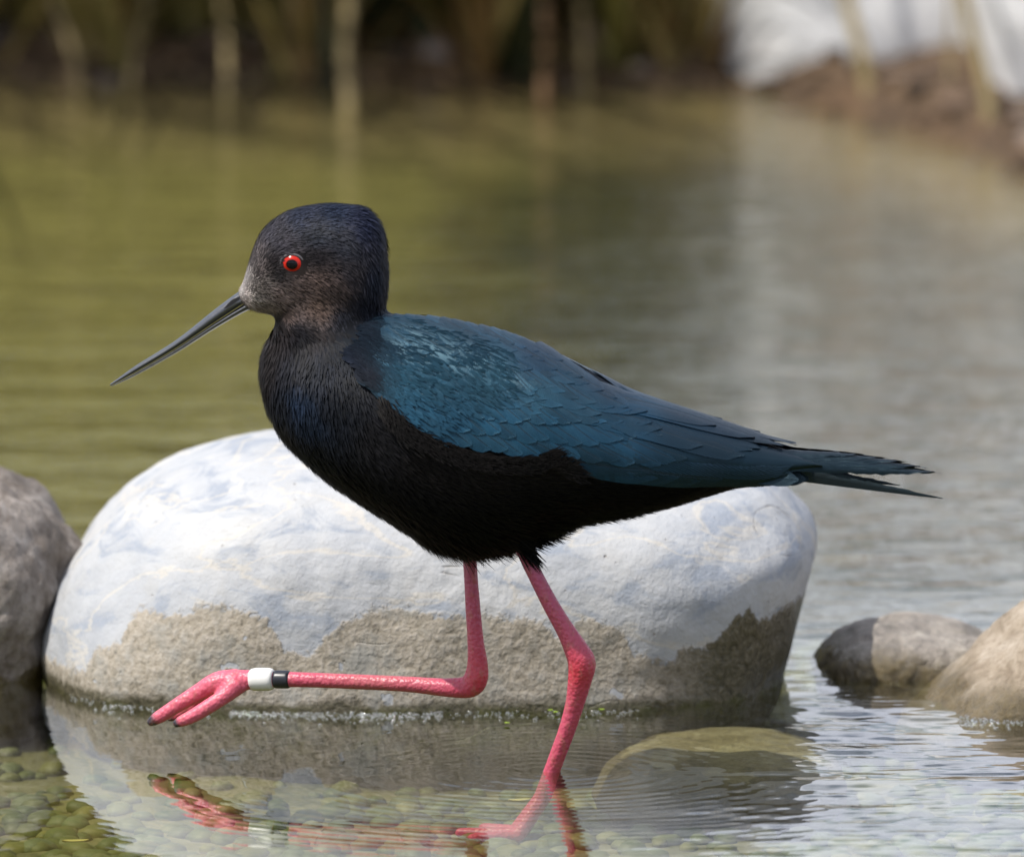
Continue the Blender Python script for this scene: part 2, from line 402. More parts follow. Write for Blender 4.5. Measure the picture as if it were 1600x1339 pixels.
X, Y = np.meshgrid(gx, gy, indexing='ij'); X = X.ravel(); Y = Y.ravel()
ground = ob('ground', mesh_np('ground', np.stack([X, Y, bed_z(X, Y)], -1), grid_faces(len(gx), len(gy))[:, ::-1]), M_GROUND, kind='structure')

# water: real ripples in the mesh
LEG = at_z(862, 1205)[:2]
def water_h(x, y):
    p = np.stack([x, y, np.zeros_like(x)], -1)
    h = 0
    r = np.hypot(x - LEG[0], y - LEG[1]); ang = np.arctan2(y - LEG[1], x - LEG[0])
    am = .00011 * np.exp(-r / .12) * np.clip(r / .012, 0, 1) * (1 + .5 * np.cos(ang + .6))
    h = h + am * np.sin(2 * math.pi * (r / .0115) + 1.2 * vnoise(p * 22, 4)) + .5 * am * np.sin(2 * math.pi * r / .019 + .6)
    # second source: the wake of the lifted leg
    q = at_z(745, 1215)[:2]; r2 = np.hypot(x - q[0], y - q[1])
    h = h + .00004 * np.exp(-r2 / .05) * np.sin(2 * math.pi * r2 / .010)
    # wind ripple, stronger to the right of the bird and out on the pool
    wr = 1 / (1 + np.exp(-(x - .10) / .035)); wb = 1 / (1 + np.exp(-(y - .42) / .07))
    k = .10 + .9 * np.maximum(wr * (y < .6), .25 * wb)
    h = h + k * .00085 * fbm(np.stack([x * 13, y * 24, 0 * x + .3], -1), 2, 21) + k * .00030 * fbm(np.stack([x * 42, y * 75, 0 * x + .3], -1), 2, 33)
    return h
wx = axis(-.31, .31, .0016, 3.0, 26); wy = np.concatenate([-.34 - np.geomspace(.0016, 3.2, 22)[::-1], np.arange(-.34, .55, .0016), .55 + np.cumsum(np.geomspace(.0016, .034, 230))])
X, Y = np.meshgrid(wx, wy, indexing='ij'); X = X.ravel(); Y = Y.ravel()
ob('water', mesh_np('water', np.stack([X, Y, water_h(X, Y)], -1), grid_faces(len(wx), len(wy))[:, ::-1]), M_WATER, kind='structure')

# ------------------------------------------------------------------ stones from outlines
def stone_from_outline(pts_px, depth_y, half_depth, nring=140, nlay=90, e1=.55, e2=.85, amp=.004, freq=18, seed=1, cz=None, lean=0.0):
    """outline (pixels) put on the vertical plane at depth_y, swept to a closed rounded stone of half_depth"""
    P = at_y(np.array([p[0] for p in pts_px]), np.array([p[1] for p in pts_px]), depth_y)[:, [0, 2]]
    P = np.vstack([P, P[:1]]); out = spline(P, 600)[:-1]
    seg = np.linalg.norm(np.diff(np.vstack([out, out[:1]]), axis=0), axis=1); s = np.concatenate([[0], np.cumsum(seg)])
    tt = np.linspace(0, s[-1], nring, endpoint=False); oo = np.vstack([out, out[:1]])
    O = np.stack([np.interp(tt, s, oo[:, 0]), np.interp(tt, s, oo[:, 1])], -1)
    c = O.mean(0) if cz is None else np.array([O[:, 0].mean(), cz])
    a = np.linspace(-math.pi / 2, math.pi / 2, nlay)
    sc = np.cos(a).clip(1e-4) ** e1; sc[0] = sc[-1] = 0.0; yy = np.sign(np.sin(a)) * np.abs(np.sin(a)) ** e2 * half_depth
    V = np.empty((nlay, nring, 3))
    V[:, :, 0] = c[0] + (O[None, :, 0] - c[0]) * sc[:, None]; V[:, :, 2] = c[1] + (O[None, :, 1] - c[1]) * sc[:, None]
    V[:, :, 1] = depth_y + yy[:, None] + lean * (V[:, :, 2] - c[1])
    V = V.reshape(-1, 3); ctr = np.array([c[0], depth_y, c[1]])
    d = V - ctr; d /= np.linalg.norm(d, axis=1)[:, None] + 1e-9
    V = V + d * (fbm(V * freq, 5, seed) * amp)[:, None]
    return V, grid_faces(nlay, nring, True)
def place_stone(name, V, F, mat, origin, attrs=None, parent=None, **kw):
    o = np.asarray(origin, float); me = mesh_np(name, V - o, F, True, attrs)
    return ob(name, me, mat, parent, loc=tuple(o), **kw)

BO = [(66, 1010), (70, 975), (82, 930), (106, 880), (150, 820), (210, 765), (285, 724), (365, 702), (450, 690), (560, 682), (680, 678), (800, 682), (900, 692), (1000, 706),
      (1100, 724), (1185, 748), (1232, 786), (1262, 822), (1268, 855), (1258, 905), (1242, 960), (1228, 1020), (1200, 1100), (1100, 1200), (800, 1260), (400, 1240), (150, 1160), (78, 1060)]
BY = float(at_z(660, 1040)[1])
V, F = stone_from_outline(BO, BY, .15, 420, 220, .50, .80, .0030, 14, 5, lean=.12)
bvh = BVHTree.FromPolygons([tuple(v) for v in V], [tuple(int(i) for i in f) for f in F])
MUD = [(60, 1036), (78, 1030), (135, 1048), (150, 1012), (188, 1006), (200, 971), (219, 950), (260, 959), (298, 956), (317, 944), (360, 950), (398, 956), (420, 971), (432, 993), (448, 1018), (470, 1018), (494, 1022),
       (500, 1004), (513, 989), (544, 967), (591, 953), (638, 954), (656, 958), (697, 960), (731, 965), (781, 964), (837, 968), (856, 977), (875, 1002), (890, 985), (909, 965), (962, 977), (981, 996), (987, 1018), (1025, 1027), (1053, 1034), (1059, 1018),
       (1078, 1009), (1100, 1012), (1126, 995), (1149, 962), (1172, 949), (1184, 972), (1198, 966), (1222, 950), (1238, 940)]
mx_, mz_ = [], []
for a, b in MUD:
    d = Vector(ray(a, b)); hit = bvh.ray_cast(Vector(CAMP), d.normalized())[0]
    if hit is not None: mx_.append(hit.x); mz_.append(hit.z)
o_ = np.argsort(mx_); mx_ = np.array(mx_)[o_]; mz_ = np.array(mz_)[o_]
mud = np.interp(V[:, 0], mx_, mz_) - V[:, 2]
x_wet = at_y(1040, 1000, BY - .03)[0]
wet = np.clip((V[:, 0] - x_wet + .012) / .035, 0, 1)
place_stone('boulder', V, F, M_BOULDER, (at_y(660, 1000, BY)[0], BY, 0), {'mud': mud, 'wet': wet},
            label='large pale rounded boulder behind the bird with dried mud along its base', cat='boulder')

M_RL = m_rock('grey_brown_rock', [(.07, .055, .042), (.17, .14, .115), (.30, .265, .235), (.48, .44, .41)], .006)
RL = [(-210, 1000), (-180, 850), (-90, 760), (-10, 738), (42, 762), (82, 800), (108, 838), (122, 875), (116, 925), (98, 985), (80, 1035), (70, 1090), (30, 1170), (-100, 1180), (-190, 1100)]
V, F = stone_from_outline(RL, .375, .10, 200, 110, .5, .8, .007, 22, 11)
place_stone('rock', V, F, M_RL, (at_y(-20, 1000, .375)[0], .375, 0), label='tall brown-grey rock beside the left end of the pale boulder', cat='rock')
M_RR = m_rock('wet_rock', [(.09, .085, .075), (.25, .22, .19), (.36, .325, .28), (.48, .44, .39)], .018, .12)
RS = [(1262, 1048), (1285, 1012), (1330, 985), (1400, 974), (1460, 978), (1520, 992), (1560, 1020), (1580, 1070), (1540, 1110), (1400, 1120), (1290, 1100)]
V, F = stone_from_outline(RS, .345, .06, 160, 90, .5, .8, .0035, 34, 15)
place_stone('rock', V, F, M_RR, (at_y(1420, 1000, .345)[0], .345, 0), label='small low wet grey rock just right of the pale boulder', cat='rock')
M_RB = m_rock('tan_rock', [(.14, .10, .06), (.33, .27, .20), (.44, .375, .30), (.54, .48, .41)], .018, .3)
RB = [(1405, 1125), (1440, 1088), (1490, 1048), (1545, 1002), (1600, 962), (1680, 920), (1790, 900), (1900, 950), (1930, 1080), (1880, 1190), (1700, 1215), (1500, 1200), (1420, 1165)]
V, F = stone_from_outline(RB, .255, .10, 200, 110, .5, .8, .004, 26, 19)
place_stone('rock', V, F, M_RB, (at_y(1660, 1050, .255)[0], .255, 0), label='sloping tan rock with brown algae rising out of the rippled water', cat='rock')
# submerged flat stone
V, F = stone_from_outline([(930, 1190), (960, 1145), (1010, 1120), (1100, 1110), (1200, 1112), (1280, 1130), (1320, 1165), (1290, 1215), (1100, 1235), (960, 1225)], .12, .09, 120, 70, .5, .8, .003, 30, 23)
V[:, 2] = V[:, 2] - V[:, 2].max() - .003
place_stone('rock', V, F, m_rock('sunken_rock', [(.11, .085, .04), (.25, .20, .12), (.32, .27, .18), (.38, .33, .24)], .001, .5), (at_z(1120, 1140)[0], .12, -.01),
            label='flat tan stone lying just under the water in front of the boulder', cat='rock')

# pebbles on the bed: the nearest 290 as objects, the rest as one mass
def pebble_mesh(seed):
    bm = bmesh.new(); bmesh.ops.create_icosphere(bm, subdivisions=2, radius=1.0)
    v = np.array([q.co[:] for q in bm.verts]); f = np.array([[q.index for q in p.verts] for p in bm.faces]); bm.free()
    d = v * (1 + .22 * vnoise(v * 1.3 + seed * 7.1, seed))[:, None]; d[:, 2] *= .55; d[:, 1] *= .8
    return d, f
PEB = [pebble_mesh(s) for s in range(6)]
pme = [mesh_np('pebble', *PEB[s], True, {'pid': np.zeros(len(PEB[s][0]))}) for s in range(6)]
for m in pme: m.materials.append(M_PEB)
def peb_pts(n, x0, x1, y0, y1):
    x = rng.uniform(x0, x1, n); y = rng.uniform(y0, y1, n); return x, y, bed_z(x, y)
px_, py_, pz_ = peb_pts(290, -.30, -.115, -.29, -.05)
for i in range(290):
    o = ob('pebble', pme[i % 6], None, ground); s = rng.uniform(.0045, .0095)
    o.location = (px_[i], py_[i], pz_[i] + s * .15); o.scale = (s * rng.uniform(.9, 1.4), s, s * rng.uniform(.8, 1.1)); o.rotation_euler = (rng.uniform(-.2, .2), rng.uniform(-.2, .2), rng.uniform(0, 6.28))
VV, FF, PP, n0 = [], [], [], 0
def add_pebs(n, x0, x1, y0, y1, s0, s1):
    global n0
    x, y, z = peb_pts(n, x0, x1, y0, y1)
    for i in range(n):
        v, f = PEB[i % 6]; s = rng.uniform(s0, s1); a = rng.uniform(0, 6.28); c, sn = math.cos(a), math.sin(a)
        q = v * s; q = np.stack([q[:, 0] * c - q[:, 1] * sn + x[i], q[:, 0] * sn + q[:, 1] * c + y[i], q[:, 2] + z[i] + s * .1], -1)
        VV.append(q); FF.append(f + n0); PP.append(np.full(len(q), rng.random())); n0 += len(q)
add_pebs(420, -.30, -.115, -.30, -.04, .003, .006)
add_pebs(1000, -.115, .30, -.30, .14, .0045, .010)
add_pebs(260, -.34, -.30, -.3, .1, .005, .010)
add_pebs(150, -.30, -.115, -.05, .14, .005, .010)
add_pebs(900, -.36, .36, .14, .8, .004, .009)

ob('pebble_mass', mesh_np('pebble_mass', np.vstack(VV), np.vstack(FF), True, {'pid': np.concatenate(PP)}), M_PEB, ground, kind='stuff')

# ------------------------------------------------------------------ far bank
M_BB = m_rock('bank_boulder', [(.50, .50, .50), (.58, .58, .585), (.64, .64, .645), (.70, .70, .70)], -.05, .5, .25)
def bank_boulder(pts, y, hd, seed, label, mat=M_BB, amp=.012, cat='boulder'):
    V, F = stone_from_outline(pts, y, hd, 130, 70, .5, .8, amp, 8, seed)
    zc = bed_z(np.array([V[:, 0].mean()]), np.array([y]))[0]
    place_stone('boulder' if cat == 'boulder' else 'rock', V, F, mat, (V[:, 0].mean(), y, 0), label=label, cat=cat)
yb = float(at_z(1400, 200)[1]) + .41
bank_boulder([(1100, 190), (1075, 60), (1050, -80), (1010, -220), (985, -380), (1000, -520), (1110, -620), (1260, -650), (1420, -660), (1600, -630), (1720, -500), (1760, -200), (1740, 160), (1600, 260), (1400, 260), (1200, 240)], yb, .26, 31,
             'big pale grey boulder on the far bank, above the brown mud edge')
bank_boulder([(1530, 240), (1500, 60), (1520, -200), (1600, -430), (1800, -600), (2050, -560), (2250, -300), (2250, 150), (1900, 300)], float(at_z(1600, 272)[1]) + .36, .2, 37, 'second pale grey boulder on the far bank, behind the bent dry stalks')
M_PK = m_rock('pinkish_stone', [(.10, .06, .05), (.20, .13, .11), (.28, .19, .165), (.36, .27, .24)], -.05, .6, .5)
bank_boulder([(860, 80), (880, 40), (950, 20), (1030, 30), (1080, 70), (1090, 115), (960, 140), (870, 120)], float(at_z(960, 130)[1]) + .08, .06, 41, 'low pinkish brown stone at the edge of the far bank', M_PK, .006, 'rock')
bank_boulder([(-60, 100), (-40, 50), (40, 30), (120, 50), (150, 95), (60, 130), (-30, 130)], float(at_z(60, 118)[1]) + .09, .06, 43, 'grey-brown stone among dry grass on the far bank',
             m_rock('bank_stone', [(.08, .06, .05), (.16, .13, .11), (.22, .19, .165), (.30, .26, .23)], -.05, .6, .5), .006, 'rock')
# stones and clods of the mud edge (right side)
VV, FF, PP, n0 = [], [], [], 0
xs = rng.uniform(-.36, .38, 420); ys = shore_y(xs) + rng.uniform(-.02, .16, 420); zs = bed_z(xs, ys)
for i in range(420):
    v, f = PEB[i % 6]; s = rng.uniform(.004, .011); q = v * s + np.array([xs[i], ys[i], zs[i]])
    VV.append(q); FF.append(f + n0); PP.append(np.full(len(q), rng.random())); n0 += len(q)
tb = NT('bank_clods'); kk = tb.ramp(tb.attr('pid'), [(0, (.03, .018, .010)), (.35, (.055, .030, .014)), (.6, (.085, .05, .022)), (.85, (.15, .10, .07)), (1, (.28, .23, .20))])
tb.pbr(kk, .85)
ob('bank_clods', mesh_np('bank_clods', np.vstack(VV), np.vstack(FF), True, {'pid': np.concatenate(PP)}), tb.m, ground, kind='stuff')

STRAW = [(0, (.055, .05, .016)), (.25, (.12, .11, .035)), (.5, (.30, .23, .10)), (.75, (.42, .33, .17)), (1, (.16, .075, .03))]
GREEN = [(0, (.015, .022, .005)), (.4, (.035, .05, .010)), (.75, (.08, .11, .018)), (1, (.16, .17, .035))]
M_STALK = m_blade('dry_stalk', STRAW)
M_STRAW = m_blade('dry_blade', [(0, (.10, .095, .022)), (.25, (.22, .20, .055)), (.5, (.40, .32, .12)), (.75, (.52, .42, .19)), (1, (.30, .17, .06))]); M_GREEN = m_blade('green_blade', GREEN)
def blade_strip(base, dirv, L, w, droop, seg=6):
    s = np.linspace(0, 1, seg + 1); h = np.array([dirv[0], dirv[1], 0.0]); hn = h / (np.linalg.norm(h) + 1e-9)
    P = base + np.outer(s * L, dirv) + np.outer((s ** 2.2) * L * droop, hn * .7 - np.array([0, 0, .75]))
    side = np.cross(hn, [0, 0, 1.0]); wd = w * (1 - s ** 2) * .5 + w * .04
    return np.concatenate([P - side * wd[:, None], P + side * wd[:, None]])
def tussock(x, y, n, L0, L1, w, spread, mat, label, bias, cat='grass', name='grass_tussock', group=None):
    V, A, n1 = [], [], 0; Fs = []; seg = 6
    z = bed_z(np.array([x]), np.array([y]))[0]
    fq = np.array([[k, k + 1, k + seg + 2, k + seg + 1] for k in range(seg)])
    for i in range(n):
        a = rng.uniform(0, 2 * math.pi); r = abs(rng.normal(0, .055 if n > 100 else .016)); tilt = abs(rng.normal(0, spread))
        d = np.array([math.cos(a) * math.sin(tilt), math.sin(a) * math.sin(tilt), math.cos(tilt)])
        b = np.array([math.cos(a) * r, math.sin(a) * r, -.02])
        q = blade_strip(b, d, rng.uniform(L0, L1), w * rng.uniform(.6, 1.4), rng.uniform(0, .28))
        V.append(q); Fs.append(fq + n1); n1 += len(q); A.append(np.full(len(q), np.clip(rng.normal(bias, .22), 0, 1)))
    return ob(name, mesh_np(name, np.vstack(V), np.vstack(Fs), True, {'pid': np.concatenate(A)}), mat, None, label, cat, group, loc=(x, y, z))
ysh = float(at_z(400, 124)[1]) - .02
for i, (x, y, n, L0, L1, w_, sp, mt, lb, bi) in enumerate([
    (-.42, ysh + .16, 650, .28, .72, .010, .36, M_STRAW, 'straw-coloured grass tussock by the grey-brown stone on the far bank', .45),
    (-.20, ysh + .17, 700, .25, .70, .010, .36, M_STRAW, 'olive and straw grass tussock standing behind the grey-brown bank stone', .32),
    (-.31, ysh + .22, 650, .28, .72, .010, .36, M_STRAW, 'olive grass tussock squeezed between two straw-coloured ones on the far bank', .22),
    (-.04, ysh + .14, 620, .18, .46, .010, .42, M_GREEN, 'dark green sedge clump between the dry tussocks on the far bank', .08),
    (.03, ysh + .18, 240, .12, .34, .007, .55, M_GREEN, 'short bright green sedge clump beside the pinkish bank stone', .75),
    (-.62, ysh + .3, 420, .4, .9, .008, .42, M_STRAW, 'tall straw tussock at the far end of the row of tussocks', .4),
    (-.30, ysh + .55, 500, .5, 1.0, .009, .35, M_GREEN, 'tall dark sedge clump rising behind the straw tussocks', .3),
    (-.10, ysh + .62, 500, .4, .75, .009, .35, M_GREEN, 'broad dark sedge clump behind the short green one', .3)]):
    tussock(x, y, n, L0, L1, w_, sp, mt, lb, bi)
for x, dy, lb, bi, mt in ((-.265, .02, 'low tuft of dry straw at the waterline below the straw tussocks', .6, M_STRAW), (-.13, .015, 'low tuft of tan grass at the waterline before the dark sedge', .75, M_STRAW), (-.015, .03, 'low rusty tuft at the waterline by the reddish stalk', .95, M_STRAW), (.075, .03, 'low olive tuft at the waterline by the pinkish stone', .2, M_STRAW), (.115, -.09, 'low brown tuft on the mud edge below the big bank boulder', .97, M_STRAW)):
    tussock(x, float(shore_y(np.array([x]))[0]) + .03, 90, .05, .15, .006, .6, mt, lb, bi)

def stalk(pts, wpx, label, tone=.62, dy=0.0, group=None):
    b = at_z(*pts[0]); y = float(b[1]) + dy
    if dy: b = at_y(*pts[0], y)
    P = at_y(np.array([p[0] for p in pts]), np.array([p[1] for p in pts]), y)
    P[:, 1] += np.linspace(0, .10, len(P))
    P = spline(P, 26); P = np.vstack([P[0] - (P[1] - P[0]) / np.linalg.norm(P[1] - P[0]) * .05, P])
    r = np.linspace(1, .7, len(P)) * wpx * .5 * .000376
    v, f = tube(P - P[0], r, 8)
    return ob('dry_stalk', mesh_np('dry_stalk', v, f, True, {'pid': np.full(len(v), tone)}), M_STALK, None, label, 'stalk', group, loc=tuple(P[0]))
stalk([(1362, 182), (1352, 110), (1336, 50), (1322, 0), (1300, -120), (1262, -420), (1240, -700)], 24, 'bent straw stalk standing in water before the middle of the big bank boulder', .5)
stalk([(1552, 236), (1545, 160), (1528, 90), (1506, 0), (1480, -90), (1400, -300), (1330, -560)], 24, 'bent straw stalk standing where the two pale bank boulders meet', .5)
stalk([(545, 158), (538, 80), (545, 0), (530, -120), (515, -260)], 22, 'thick tan stalk rising from the shallows before the dark sedge', .60)
stalk([(850, 150), (852, 80), (849, 0), (846, -60)], 18, 'reddish brown stalk beside the pinkish bank stone', .97)
stalk([(122, 140), (112, 85), (76, 0), (40, -130), (12, -420)], 15, 'pale straw stalk leaning over the grey-brown bank stone', .80)
stalk([(1152, 128), (1128, 60), (1098, 0), (1035, -90), (930, -250)], 14, 'tan stalk arching from the mud edge over the pinkish stone', .66)
stalk([(915, 140), (912, 60), (908, 0), (908, -180), (905, -330)], 16, 'upright straw stalk standing in front of the pinkish bank stone', .6)
stalk([(355, 150), (352, 60), (340, 0), (350, -120)], 15, 'tan stalk in front of the straw tussocks', .58)
stalk([(640, 120), (668, 60), (690, 0), (720, -80)], 13, 'olive stalk leaning towards the short green sedge', .30)
stalk([(205, 130), (215, 60), (228, 0), (200, -300), (165, -640)], 15, 'tall orange-tan stalk among the straw tussocks', .66)
stalk([(1480, 205), (1488, 60), (1485, -200), (1480, -620)], 9, 'thin upright stalk in front of the big bank boulder', .6)

# ================================================================== THE BIRD
YAW = R(-8)
ROOT = np.array([float(at_z(862, 1205)[0]), 0.0, 0.0])
cY, sY = math.cos(YAW), math.sin(YAW)
NRM = np.array([-sY, cY, 0.0]); AXS = np.array([cY, sY, 0.0])
def bp(px, py, t=0.0):
    """pixel -> the bird's own frame (s along it, t to its side, z up); t is the distance off its middle plane"""
    d = ray(px, py); t = np.asarray(t, float)
    o = CAMP - ROOT
    k = (t - o @ NRM) / (d @ NRM)
    p = o + d * k[..., None]
    return np.stack([p @ AXS, np.broadcast_to(t, k.shape) * 1.0, p[..., 2]], -1)
_a, _b = bp(600, 700), bp(1000, 700); SX = (_b[0] - _a[0]) / 400; SX0 = _a[0] - 600 * SX
_c = bp(600, 500); SZ = (_a[2] - _c[2]) / 200; SZ0 = _c[2] - 500 * SZ
def to_px(v): return (v[:, 0] - SX0) / SX, (v[:, 2] - SZ0) / SZ       # body frame -> photo pixels (good to a pixel)
def L2(px, py, t): return np.stack([SX0 + SX * np.asarray(px, float), np.asarray(t, float) + 0 * np.asarray(px, float), SZ0 + SZ * np.asarray(py, float)], -1)

bird = ob('black_stilt', None, None, None, 'black wading bird with red eye, long bill and pink legs, one foot lifted', 'bird')
bird.location = tuple(ROOT); bird.rotation_euler = (0, 0, YAW)

# outlines: x, top, bottom, half width (metres)
TR = np.array([(412, 560, 610, .010), (420, 540, 645, .017), (440, 522, 684, .024), (470, 512, 716, .031), (510, 505, 750, .036), (550, 498, 777, .040), (600, 492, 808, .043), (650, 493, 838, .0445), (700, 500, 856, .045), (750, 511, 858, .045),
               (800, 524, 850, .0445), (850, 542, 834, .043), (900, 566, 814, .040), (950, 593, 803, .037), (1000, 617, 794, .033), (1050, 633, 783, .0285), (1100, 648, 767, .024), (1150, 666, 752, .019), (1200, 682, 746, .014), (1235, 692, 738, .009)], float)
HD = np.array([(371, 459, 466, .0030), (377, 450, 476, .0055), (383, 434, 484, .0080), (388, 418, 487, .0105), (396, 392, 490, .0135), (410, 363, 493, .0165), (430, 344, 496, .019), (455, 330, 500, .0208), (490, 322, 508, .0218), (520, 319, 515, .0222), (545, 321, 520, .022), (565, 323, 518, .021), (583, 337, 510, .0185), (597, 364, 495, .015), (601, 405, 470, .010), (604, 425, 450, .004)], float)
NK = np.array([(440, 440, 602, .017), (475, 437, 601, .019), (500, 434, 598, .021), (520, 424, 600, .0225), (545, 411, 606, .0245), (570, 406, 618, .027), (600, 407, 640, .030), (640, 416, 660, .032), (680, 440, 660, .030)], float)
def loft_v(T, n=40, m=70, e=1.0):
    x = np.linspace(T[0, 0], T[-1, 0], m); q = spline(T, 400); o = np.argsort(q[:, 0]); q = q[o]
    top, bot, wd = (np.interp(x, q[:, 0], q[:, k]) for k in (1, 2, 3))
    a = np.linspace(0, 2 * math.pi, n, endpoint=False)
    c = (top + bot) / 2; h = (bot - top) / 2
    ca, sa = np.cos(a), np.sin(a)
    py = c[:, None] + h[:, None] * (np.sign(sa) * np.abs(sa) ** e)[None]; t = wd[:, None] * (np.sign(ca) * np.abs(ca) ** e)[None]
    v = L2(np.repeat(x, n), py.ravel(), t.ravel()); f = [list(r) for r in grid_faces(m, n, True)] + [list(range(n - 1, -1, -1)), [(m - 1) * n + k for k in range(n)]]
    return v, f
def loft_h(T, n=40, m=50):
    y = np.linspace(T[0, 0], T[-1, 0], m); l, r, wd = (np.interp(y, T[:, 0], T[:, k]) for k in (1, 2, 3))
    a = np.linspace(0, 2 * math.pi, n, endpoint=False); c = (l + r) / 2; h = (r - l) / 2
    v = L2((c[:, None] + h[:, None] * np.cos(a)[None]).ravel(), np.repeat(y, n), (wd[:, None] * np.sin(a)[None]).ravel())
    f = [list(q) for q in grid_faces(m, n, True)] + [list(range(n - 1, -1, -1)), [(m - 1) * n + k for k in range(n)]]
    return v, f

# leg centre lines: px, py, t, radius px
LEG_STAND = np.array([(800, 800, -.016, 20), (812, 845, -.016, 13), (830, 885, -.015, 12), (858, 940, -.013, 13), (884, 985, -.011, 15), (900, 1014, -.010, 19), (909, 1036, -.009, 22), (906, 1062, -.008, 19), (898, 1100, -.006, 15), (886, 1140, -.004, 13.5), (873, 1175, -.002, 13), (862, 1205, 0, 13), (848, 1245, .001, 14)], float)
LEG_LIFT = np.array([(728, 800, .018, 18), (732, 850, .018, 12), (735, 890, .018, 11), (739, 950, .019, 12), (743, 1000, .020, 13), (746, 1035, .021, 16), (744, 1058, .021, 19), (734, 1072, .022, 18), (700, 1074, .023, 15), (640, 1069, .025, 12.5), (560, 1065, .028, 12), (480, 1062, .031, 12), (420, 1061, .034, 13), (386, 1062, .036, 16), (362, 1066, .037, 21)], float)
TOES_LIFT = [np.array([(372, 1062, .037, 18), (340, 1066, .037, 17), (310, 1082, .038, 14), (280, 1100, .038, 12), (255, 1116, .039, 11), (240, 1125, .039, 9), (231, 1131, .039, 5)], float),
             np.array([(372, 1068, .034, 17), (352, 1086, .031, 13), (325, 1104, .029, 12), (300, 1119, .028, 11), (282, 1127, .028, 9), (271, 1132, .028, 5)], float),
             np.array([(372, 1066, .040, 17), (345, 1078, .043, 13), (315, 1096, .046, 11), (285, 1112, .048, 10), (262, 1124, .049, 5)], float)]
def leg_tube(T, n=16, m=90):
    q = spline(T, m); p = bp(q[:, 0], q[:, 1], q[:, 2]); return tube(p, q[:, 3] * SX, n, up=(0, 1, 0)), (p, q)
parts = [loft_v(TR), loft_v(HD), loft_h(NK)]
CL = []
for T in [LEG_STAND, LEG_LIFT] + TOES_LIFT:
    tb_, cl = leg_tube(T); parts.append(tb_); CL.append(cl)
# toes of the standing foot, under water on the bed
foot = bp(848, 1245, .001)
zb = -.033
for ang, Lt in ((180, .043), (205, .038), (152, .038)):
    s = np.linspace(0, 1, 22); a = R(ang)
    p = np.stack([foot[0] + math.cos(a) * Lt * s, foot[1] + math.sin(a) * Lt * s, foot[2] + (zb + .002 - foot[2]) * np.clip(s * 3, 0, 1)], -1)
    r = .0042 * (1 - .45 * s); r[-1] *= .4
    parts.append(tube(p, r, 12, up=(0, 0, 1))); CL.append((p, np.stack([0 * s, 0 * s, 0 * s, r / SX], -1)))
# thigh bulges that carry the legs out of the belly
parts.append(tube(bp(np.array([770, 790, 806, 815]), np.array([760, 800, 832, 852]), np.full(4, -.016)), [.018, .015, .009, .004], 16))
parts.append(tube(bp(np.array([715, 724, 730, 733]), np.array([770, 805, 838, 862]), np.full(4, .016)), [.018, .015, .009, .004], 16))
V, F = join(parts)
tmp = bpy.data.objects.new('tmp_body', mesh_np('tmp_body', V, F)); col.objects.link(tmp)
md = tmp.modifiers.new('r', 'REMESH'); md.mode = 'VOXEL'; md.voxel_size = .00095; md.adaptivity = 0
ms = tmp.modifiers.new('s', 'SMOOTH'); ms.factor = .5; ms.iterations = 3
dg = bpy.context.evaluated_depsgraph_get()
bme = bpy.data.meshes.new_from_object(tmp.evaluated_get(dg)); bpy.data.objects.remove(tmp)
nv = len(bme.vertices); BV = np.empty(nv * 3); bme.vertices.foreach_get('co', BV); BV = BV.reshape(-1, 3)
nf_ = len(bme.polygons); fl = np.empty(len(bme.loops), np.int32); bme.loops.foreach_get('vertex_index', fl); BF = fl.reshape(-1, 4)
# leg skin where a vertex lies on a leg line and below the feathers
isleg = np.zeros(nv, bool); legt = np.zeros(nv)
for p, q in CL:
    for i0 in range(0, nv, 20000):
        d = np.linalg.norm(BV[i0:i0 + 20000, None] - p[None], axis=2); j = d.argmin(1)
        isleg[i0:i0 + 20000] |= d[np.arange(len(j)), j] < q[j, 3] * SX * 1.5 + .0012
pxv, pyv = to_px(BV)
isleg &= (pyv > np.where(pxv < 775, 858, 849 + .0 * pxv)) | (BV[:, 2] < .05)
# extra smoothing of the trunk only (keeps legs crisp)
e = np.concatenate([BF[:, [0, 1]], BF[:, [1, 2]], BF[:, [2, 3]], BF[:, [3, 0]]]); deg = np.bincount(e.ravel(), minlength=nv)[:, None]
for it in range(22):
    acc = np.zeros_like(BV)
    for k in range(3): acc[:, k] = np.bincount(e[:, 0], BV[e[:, 1], k], nv) + np.bincount(e[:, 1], BV[e[:, 0], k], nv)
    BV = np.where(isleg[:, None], BV, BV * .45 + .55 * acc / deg)
zone = np.exp(-((pxv - 530) / 90) ** 2 - ((pyv - 535) / 60) ** 2)[:, None]
for it in range(260):
    acc = np.zeros_like(BV)
    for k in range(3): acc[:, k] = np.bincount(e[:, 0], BV[e[:, 1], k], nv) + np.bincount(e[:, 1], BV[e[:, 0], k], nv)
    BV = BV + zone * .6 * (acc / deg - BV)
bme.vertices.foreach_set('co', BV.ravel()); bme.update()
BN = np.empty(nv * 3); bme.vertex_normals.foreach_get('vector', BN); BN = BN.reshape(-1, 3)

